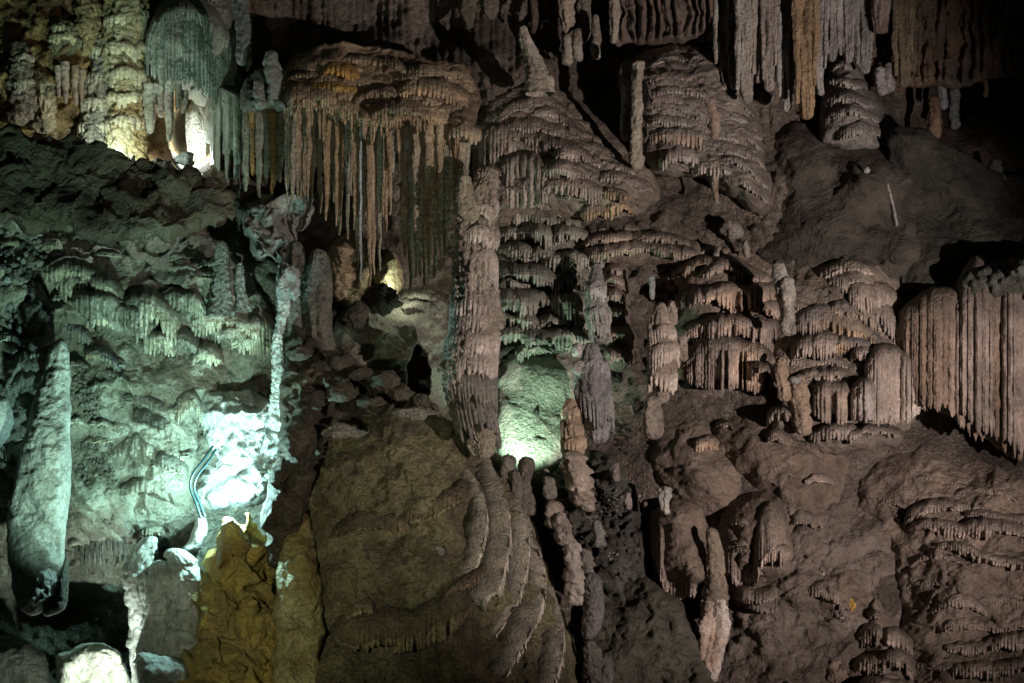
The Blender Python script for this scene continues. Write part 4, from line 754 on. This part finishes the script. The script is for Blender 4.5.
for i,(x,y,rx,ry,lb) in enumerate([(730,230,10,11,'pale pointed stone on the slope above the wide terraces'),(746,249,5,7,'little pale knob on the rim right of the pointed stone'),(718,256,4,9,'thin little knob on the rim left of the pointed stone')]):
    o = blob('stone', x, y, rx, ry, float(Wd(x,y))+.55, ((.36,.315,.265),(.24,.2,.165)), lump=.4, seed=i+3, knob=.25); tag(o, lb, 'stone')
# the fluted curtain at the right edge
cascade('fluted_curtain', 'huge hanging curtain of thick vertical flutes at the right edge', 'flowstone',
    [(894,316),(925,292),(970,284),(1030,284),(1160,280),(1160,470),(1030,470),(985,440),(940,412),(918,400)],
    [([(896,322),(925,306),(958,300),(985,292),(1010,296),(1040,288),(1150,284)], .5, 16, 150, 6.5, dict(lens=[(896,388),(922,412),(940,420),(958,432),(975,446),(990,452),(1010,466),(1024,474),(1150,520)], cfr=(.29,.215,.165), c2=(.22,.15,.095), flute=.8, lobamp=.3, lob=40, endp=8)),
     ([(952,312),(975,300),(996,306)], .7, 30, 90, 5.5, dict(lens=[(952,410),(975,440),(996,448)], cfr=(.29,.23,.195))), ([(1000,308),(1018,298),(1050,304)], .7, 34, 120, 6, dict(lens=[(1000,452),(1020,468),(1050,480)], cfr=(.27,.215,.185)))],
    0, .25, 20, ((.27,.21,.16),(.18,.14,.10)), None, None, 20, (.08,.05,.02), None, [(912,350,-1.1),(1030,300,-.8),(1030,460,-.9),(940,400,-1.1),(1150,380,-.6)], ccap=(.2,.165,.13))
mound('boulder', 'dark crusted boulder resting on top of the fluted curtain', 'cave rock', [(956,288),(968,270),(994,260),(1030,256),(1160,250),(1160,304),(1030,302),(985,304)], 1.85, .6, 18, ((.15,.16,.14),(.09,.09,.075)), M_ROUGH, seed=36, relief=(.25,.2,.06), bumps=(9,.25))

# ================================================================== STALAGMITES, CENTRE RIGHT
def skirted(name, label, pts, d, rows, col, seed, cfr, ccap, flutes=(10,.1), mat=None):
    r = thing(name, label, 'stalagmite', P(pts[-1][0], pts[-1][1], d))
    _, sp = spindle('shaft', pts, d, col, mat or M_CAL, r, lump=.15, flutes=flutes, seed=seed, knob=.3, tip=(1,.6))
    for i,(y,fr,pr,cp) in enumerate(rows): skirt(r, sp, y, cp, fr, 3.2, pr, seed=seed+i, ccap=ccap, cfr=cfr, rag=.4)
    return r
skirted('stalagmite', 'upper grey stalagmite of the stacked pair, hung with tattered drips', [(596,262,3),(597,275,7),(596,292,10),(598,312,11),(600,330,10),(601,345,6)], .0, [(292,16,2,6),(312,20,3,6),(326,18,2,5)], ((.29,.275,.26),(.2,.19,.175)), 3, (.36,.34,.32), (.28,.26,.24))
skirted('stalagmite', 'lower fat grey stalagmite of the stacked pair with a dark fluted foot', [(592,342,6),(592,352,10),(593,372,17),(594,395,20),(596,412,16),(597,432,11),(598,444,8)], .35, [(366,14,1.5,8),(404,36,1.5,10)], ((.30,.29,.285),(.21,.2,.195)), 4, (.26,.25,.24), (.28,.27,.26))
o = blob('knob', 577, 350, 6, 7.5, .45, ((.52,.49,.45),(.4,.37,.33)), lump=.2, seed=12); tag(o, 'smooth white knob left of the fat grey stalagmite', 'stalagmite')
o = blob('knob', 579, 368, 7, 9, .5, ((.32,.31,.29),(.24,.23,.21)), lump=.2, seed=13); tag(o, 'grey bulb on the left shoulder of the fat grey stalagmite', 'stalagmite')
skirted('stalagmite', 'orange tan ringed stalagmite below the fat grey one', [(570,398,4),(571,408,8),(572,425,10),(574,440,11),(574,458,12)], .5, [(414,10,2.5,7),(430,10,2.5,7),(444,10,2.5,7)], ((.43,.32,.215),(.32,.22,.14)), 5, (.47,.36,.25), (.38,.27,.18))
skirted('column', 'pale stubby column with ragged skirts left of the wide terraces', [(661,302,4),(660,314,9),(661,335,14),(662,355,15),(662,378,14),(662,394,9),(661,404,5)], .25, [(334,12,2.5,9),(352,24,3,9),(378,22,2.5,6)], ((.42,.345,.28),(.3,.24,.19)), 6, (.52,.44,.365), (.36,.29,.235))
for i,(x,y0,y1,r0,lb) in enumerate([(672,300,326,4.5,'small pale finger behind the right shoulder of the stubby column'),(683,334,362,5,'dim rounded post between the stubby column and the wide terraces'),(652,395,440,9,'grey rock foot under the stubby column')]):
    o,_ = spindle('stalagmite', [(x,y0,r0*.7),(x,y0+8,r0),(x,y1,r0*1.1)], .15+.1*i, ((.33,.28,.23),(.22,.18,.145)), rings=(14,.15), lump=.25, seed=i+190); tag(o, lb, 'stalagmite')
o,_ = spindle('stalactite', [(651,275,3),(651,285,4),(652,300,2)], -.6, ((.32,.31,.31),None), lump=.3, seed=77); tag(o, 'single small bluish drip in the dark gap above the stubby column', 'stalactite')

# ================================================================== GREEN NICHE
mound('niche_slope', 'smooth pale slope lit green by a hidden lamp behind the brown mound', 'cave rock', [(490,352),(540,350),(580,362),(584,410),(578,470),(545,500),(490,490)], .15, .6, 26, ((.38,.38,.31),(.29,.285,.225)), M_CAL, seed=41, relief=(.08,.025,.008))
for i,(x,y,rx,ry,lb) in enumerate([(509,424,9,4,'low dark rock lying on the left of the green slope'),(536,414,5,5,'dark upright stub on the green slope'),(552,428,8,4,'flat dark rock on the right of the green slope'),(540,440,10,5,'pale lump on the green slope beside the bright floodlit patch')]):
    o = blob('stone', x, y, rx, ry, float(Wd(x,y))+.6, ((.14,.14,.11),(.08,.08,.06)) if i<3 else ((.4,.4,.33),None), M_ROUGH, lump=.45, seed=i+5); tag(o, lb, 'stone')

# ================================================================== FOREGROUND MOUND
mound('ochre_bank', 'crumbly yellow ochre bank at the foot of the brown mound', 'cave rock', [(200,572),(214,548),(226,520),(240,526),(250,512),(268,534),(278,560),(292,620),(294,760),(150,760),(186,700),(176,672),(198,640),(190,606)], 0, .8, 36,
    ((.46,.33,.085),(.26,.20,.075)), M_MUD, [(200,560,1.4),(250,540,1.6),(220,620,2.2),(230,700,2.8),(230,760,3.2)], 1.6, (.35,.14,.045), None, None, 9, 43)
o = mound('ochre_slab', 'leaning bright ochre slab at the top of the yellow bank', 'cave rock', [(222,520),(236,516),(248,534),(250,556),(238,566),(226,560),(218,580),(216,548)], 0, .4, 10, ((.40,.26,.06),(.30,.19,.05)), M_CAL, [(235,540,2.3)], 1.4, (.1,.06,.02))
mound('flat_boulder', 'tall flat pale yellow green rock panel on the left of the brown mound', 'cave rock', [(284,506),(292,498),(312,510),(318,560),(328,622),(320,680),(316,770),(268,770),(272,640),(278,560)], .1, .55, 16, ((.40,.36,.18),(.24,.18,.06)), M_CAL, [(300,500,1.7),(300,600,2.7),(300,770,3.5)], 1.6, (.12,.09,.03), None, None, 4, 45)
mound('craggy_rock', 'dark craggy rock edge between the glaring slab and the brown mound', 'cave rock', [(262,508),(272,470),(284,430),(296,398),(312,410),(318,450),(310,500),(298,540),(286,572),(272,570),(262,540)], 0, .5, 16, ((.12,.10,.072),(.07,.055,.04)), M_ROUGH, [(280,420,1.9),(280,520,2.3),(310,450,2.2)], 1.6, (.3,.2,.06), None, None, 4, 47, bumps=(10,.25))
JP = [(276,500),(286,470),(300,440),(340,418),(390,408),(436,412),(474,430),(496,450),(512,470),(532,512),(546,560),(562,610),(576,650),(584,700),(584,780),(300,780),(302,700),(306,620),(300,550),(290,512)]
JD = [(300,430,.4),(430,420,.4),(490,470,.3),(290,500,1.0),(400,500,.9),(500,540,.7),(330,600,1.9),(430,600,1.5),(540,620,.8),(330,700,2.5),(430,700,2.0),(540,700,1.2),(430,780,2.2)]
mnd, s_m = cascade('rock_mound', 'large dark brown rounded rock mound in the foreground centre', 'cave rock', JP,
    [([(330,650),(352,640),(384,634),(410,630)], .3, 22, 14, 4.5), ([(392,640),(420,626),(448,616),(472,600)], .35, 20, 22, 4.2, dict(lens=[(392,656),(420,652),(448,640),(472,616)])), ([(344,614),(358,608),(376,612)], .25, 10, 8, 4), ([(440,600),(462,590),(486,572),(498,556)], .3, 14, 18, 3.6, dict(cfr=(.33,.22,.15))), ([(400,520),(440,512),(470,498)], .2, 16, 4, 5), ([(330,540),(370,524),(410,530)], .2, 18, 4, 5)],
    0, 1.75, 125, ((.25,.225,.125),(.12,.10,.06)), M_ROUGH, (40,.09,40,.35,3), 21, (.2,.09,.03), None, JD, ccap=(.15,.12,.08), cfr=(.29,.235,.13), kw=dict(mat=M_ROUGH))
for i,(x,y,rx,ry,lb) in enumerate([(438,552,7,6,'pale grey scar stone in the front of the brown mound')]):
    o = blob('stone', x, y, rx, ry, float(s_m(x,y))+.06, ((.3,.29,.25),None), M_ROUGH, lump=.4, seed=2, rz=4); tag(o, lb, 'stone')
# hanging shields on the right flank of the mound
SH = [([(470,470),(482,492),(488,520),(484,548),(474,572),(458,592)], 'innermost curved drapery sheet on the right flank of the brown mound'), ([(488,466),(504,492),(511,524),(508,556),(498,584),(480,612)], 'second curved drapery sheet from the mound on its right flank'),
      ([(504,476),(521,506),(530,540),(527,574),(516,604),(496,636)], 'third curved drapery sheet from the mound, with a bright fringed edge'), ([(524,508),(538,540),(546,578),(541,614),(526,646),(504,682)], 'widest and lowest curved drapery sheet with a pale edge'), ([(548,568),(560,604),(565,640),(556,676),(536,712),(520,740)], 'outermost curved drapery sheet at the bottom edge of the photo')]
for i,(pts,lb) in enumerate(SH):
    q = pts[-1]
    r = thing('drapery_sheet', lb, 'flowstone', P(q[0], q[1], float(s_m(*q))), 'curved drapery sheets on the mound flank')
    ledge(r, s_m, pts, (.3,.5,.34,.55,.4)[i], (20,30,24,32,22)[i], 15, 2.4, seed=i+300, capdir=(-.95,-.3), frdir=(.2,1), ccap=(.105,.092,.066), cfr=(.62,.55,.45), rag=.5, lob=24, name='sheet', mat=M_CAL, endp=2.2, lobamp=.55, flute=.8)  # shade painted into the dark caps, key light into the pale edges
for i,(pts,d,lb) in enumerate([([(508,454,5),(508,460,7.5),(508,468,7),(507,482,6),(509,510,9)],1.15,'left dark rounded head on the ridge before the green niche'),([(526,456,5),(527,463,8.5),(526,472,8),(524,486,6.5),(528,516,10)],1.1,'right dark rounded head on the ridge before the green niche'),([(516,470,3),(516,476,5),(516,486,5.5),(516,520,8)],1.3,'lower small head between the two dark rounded heads')]):
    o,_ = spindle('stalagmite', pts, d, ((.17,.145,.12),(.1,.085,.07)), M_CAL, lump=.3, seed=i+8, knob=.4, rings=(17,.12)); tag(o, lb, 'stalagmite')

# centre: knobbly stalagmites on the dark slope
mound('dark_slope', 'dark teal tinged rocky slope between the drapery sheets and the grey mud drapes', 'cave rock', [(540,470),(560,450),(590,446),(620,458),(640,500),(652,560),(646,600),(614,604),(580,600),(556,560),(542,510)], .3, .9, 40, ((.115,.112,.095),(.065,.06,.05)), M_ROUGH, seed=51, relief=(.3,.22,.09), bumps=(7,.16))
crust('coral_crust', 'pale coral speckles on the dark teal slope', [(578,480),(604,470),(628,500),(640,560),(600,560),(586,520)], lambda x,y: Wd(x,y)+1.15, 420, 1.0, 2.4, ((.32,.3,.27),(.14,.13,.11)), 8, thin=14)
crust('coral_crust', 'reddish coral specks on the dark ground below the pale stubby column', [(608,390),(640,384),(652,420),(640,470),(650,520),(632,510),(612,440)], lambda x,y: Wd(x,y)+.35, 420, 1.0, 2.4, ((.28,.215,.175),(.14,.105,.08)), 9, thin=16)
for i,(pts,d,c,lb) in enumerate([([(572,450,9),(574,470,12),(580,490,11),(588,512,10)],.9,(.34,.275,.22),'stack of striped pale bulges below the orange tan stalagmite'),([(552,500,6),(554,512,8),(556,530,8)],1.3,(.38,.3,.24),'small tan knob stalagmite above the drapery sheets'),([(570,540,6),(572,552,8),(574,580,9),(578,606,6)],1.5,(.40,.34,.29),'pale bulbous stalagmite left of the grey blunt post'),([(592,572,6),(593,584,10),(593,610,10),(591,630,8),(588,640,5)],1.5,(.24,.22,.205),'grey blunt post with a rounded top in the dark centre bottom'),([(605,655,4),(606,665,6),(606,690,7)],1.6,(.25,.23,.2),'little dim knob low to the right of the grey blunt post'),([(627,492,2.5),(628,500,3),(629,510,3)],1.0,(.36,.31,.27),'tiny pale finger on the dark teal slope'),([(664,486,4),(665,492,6),(666,500,5),(667,515,4)],.9,(.52,.48,.42),'little white two-part knob above the left mud drape'),([(548,476,4),(549,484,6),(550,500,6)],1.0,(.2,.18,.15),'dark little knob right behind the two dark rounded heads'),([(562,512,4),(563,520,6.5),(565,534,6),(566,546,7)],1.45,(.36,.3,.25),'pale lumpy knob touching the small tan knob stalagmite'),([(584,548,4),(585,558,6),(587,576,6)],1.4,(.26,.23,.19),'dim knobbly stalagmite just above the grey blunt post'),([(597,520,3),(598,530,5),(600,548,6)],1.35,(.2,.2,.175),'dark fluted nub on the teal slope above the grey blunt post'),([(590,640,4),(592,652,7),(594,690,9)],1.6,(.17,.155,.13),'dark lumpy stalagmite right under the grey blunt post'),([(616,462,3),(616,470,4.5),(617,482,4)],.8,(.26,.23,.2),'dim nub stalagmite at the top of the dark teal slope')]):
    o,_ = spindle('stalagmite', pts, d, (c,tuple(np.array(c)*.55)), M_WET if i<3 else M_CAL, rings=(13,.42) if i!=3 else (26,.08), lump=.4 if i!=3 else .2, seed=i+200, knob=.9); tag(o, lb, 'stalagmite')
mound('mud_bank', 'steep dark greenish mud bank in the bottom centre', 'cave rock', [(590,600),(620,570),(660,580),(690,610),(706,650),(716,700),(716,770),(560,770),(574,690)], .35, .8, 40, ((.10,.092,.07),(.065,.06,.045)), M_MUD, seed=52, relief=(.3,.1,.03))

# ================================================================== LOWER RIGHT
MK = dict(ccap=(.215,.168,.135), cfr=(.32,.25,.205), seed=0, mat=M_MUD)
def drape(label, poly, ledges, off, bulge, R, seed, tiers=None, col=((.225,.175,.14),(.155,.118,.094)), name='mud_drape', relief=(.2,.08,.03), cfr=(.33,.255,.21), depth=None, auto=None):
    return cascade(name, label, 'flowstone', poly, ledges, off, bulge, R, col, M_MUD, tiers, seed, relief, None, depth, .85, auto, ccap=(.215,.168,.135), cfr=cfr, kw=dict(mat=M_CAL))
drape('upper brown mud dome with a small fringed hollow right of the coral specks', [(644,440),(660,420),(690,412),(720,424),(744,460),(748,500),(724,520),(690,512),(660,498),(646,470)], [([(694,446),(706,440),(720,446)], .3, 8, 24, 3.4, dict(cfr=(.36,.26,.19)))], -.25, .8, 60, 61)
drape('broad brown mud bulge overhanging the lower right hollow', [(700,422),(740,398),(790,402),(840,416),(856,450),(850,490),(838,532),(816,546),(790,536),(762,500),(726,472)], [([(786,526),(804,520),(822,526),(836,522)], .35, 12, 6, 4)], -.25, .9, 60, 62, auto=(6,(16,30),.2,5))
drape('left mud drape ending in a comb of short drips', [(648,536),(650,512),(668,498),(690,500),(706,512),(712,550),(710,584),(690,592),(664,582),(650,570)], [([(648,562),(664,568),(682,576),(706,582)], .3, 40, 16, 3.6, dict(rag=.4))], .3, 1.0, 30, 63, (16,.03,10,0,2))
drape('wide mud drape with a comb of drips behind the white footed post', [(714,520),(730,500),(760,486),(790,500),(802,530),(806,570),(790,590),(760,586),(724,580)], [([(718,562),(742,568),(766,566),(786,554)], .35, 46, 18, 3.8, dict(rag=.35)), ([(764,556),(778,548),(790,552)], .45, 8, 14, 3.4)], -.1, 1.1, 36, 64, auto=(5,(14,24),.2,6))
drape('lobed mud lip under the wide drape', [(724,584),(750,580),(780,586),(784,604),(770,618),(744,612),(728,600)], [([(734,596),(756,598),(782,594)], .3, 12, 8, 3.6), ([(744,610),(762,612),(778,608)], .3, 8, 6, 3.6)], -.1, .9, 18, 65, auto=(6,(14,26),.2,5))
mound('mud_slope', 'plain smooth brown mud slope around the ragged rock mass at the lower right', 'cave rock', [(760,560),(800,516),(850,490),(892,510),(912,580),(900,650),(880,760),(720,770),(712,690),(724,620),(742,590)], -.1, .45, 70, ((.175,.142,.12),(.12,.095,.078)), M_MUD, seed=70, relief=(.3,.09,.03), tiers=(32,.09,26,.3,6), power=1.0)
drape('ragged brown rock mass with an ochre spot above the lower right ledges', [(796,572),(820,552),(846,546),(868,560),(882,590),(876,620),(850,650),(820,640),(796,614)], [([(812,562),(830,552),(852,556)], .3, 10, 5, 4), ([(800,600),(820,596),(842,604)], .25, 14, 5, 4)], -.25, .75, 46, 66, auto=(4,(12,30),.15,5), relief=(.3,.16,.05))
mound('ochre_spot', 'small bright ochre stain bump on the ragged brown rock mass', 'cave rock', [(846,600),(852,596),(856,606),(852,614),(847,612)], .42, .12, 5, ((.46,.27,.06),None), M_CAL, seed=5, step=1)
drape('big smooth mud slope filling the lower right corner', [(838,500),(860,462),(900,446),(950,444),(1010,470),(1160,480),(1160,780),(860,780),(858,700),(884,640),(900,600),(878,550)],
    [([(904,524),(922,510),(946,504),(972,510)], .3, 10, 6, 3.4), ([(908,534),(940,530),(972,528),(1004,530),(1040,534)], .35, 10, 9, 3.4), ([(934,546),(958,550),(984,558),(1040,568)], .35, 10, 7, 3.4), ([(964,516),(992,516),(1040,522)], .3, 8, 6, 3.4),
     ([(930,612),(958,606),(990,612)], .2, 12, 3, 4), ([(940,632),(976,626),(1040,630)], .22, 12, 4, 4), ([(944,652),(970,648),(1000,646),(1060,644)], .4, 12, 12, 3.6), ([(948,672),(984,670),(1060,672)], .45, 10, 14, 3.6)],
    -.25, .9, 80, 67, (34,.07,34,.1,4), auto=(12,(30,80),.12,2,.15))
drape('peaked brown rock with fringed steps at the bottom right', [(848,640),(862,604),(872,590),(884,600),(902,624),(922,640),(924,700),(920,780),(840,780),(842,680)], [([(846,646),(864,638),(884,642)], .4, 12, 18, 3.8, dict(rag=.4)), ([(882,640),(898,636),(918,648)], .4, 10, 14, 3.8), ([(844,670),(868,662),(896,664),(922,670)], .55, 12, 18, 3.8, dict(rag=.4)), ([(846,692),(880,686),(922,692)], .65, 10, 16, 3.8)], -.25, .8, 46, 68, auto=(12,(14,30),.25,10))
o = blob('stone', 838, 678, 12, 16, 1.35, ((.38,.27,.2),(.27,.19,.14)), M_CAL, lump=.3, seed=8, knob=.2); tag(o, 'reddish fluted stone at the bottom edge left of the fringed steps', 'stone')
r = thing('stalagmite', 'tall banded post with a ragged white foot in the lower right', 'stalagmite', P(712,678,2.0))
_, sp = spindle('shaft', [(712,527,5),(713,540,7),(714,562,8),(715,584,11),(716,600,13),(714,622,12)], 1.05, ((.30,.235,.17),(.12,.095,.075)), M_CAL, r, rings=(15,.14), lump=.18, seed=14, tip=(1,.3), fine=.08, knob=.4)
spindle('white_foot', [(717,596,11),(716,612,12.5),(712,635,13),(708,655,13),(712,668,8),(716,682,4)], 1.15, ((.68,.61,.55),(.46,.34,.26)), M_CAL, r, lump=.5, seed=15, flutes=(9,.3), knob=.9, kn=6, tip=(.6,1))
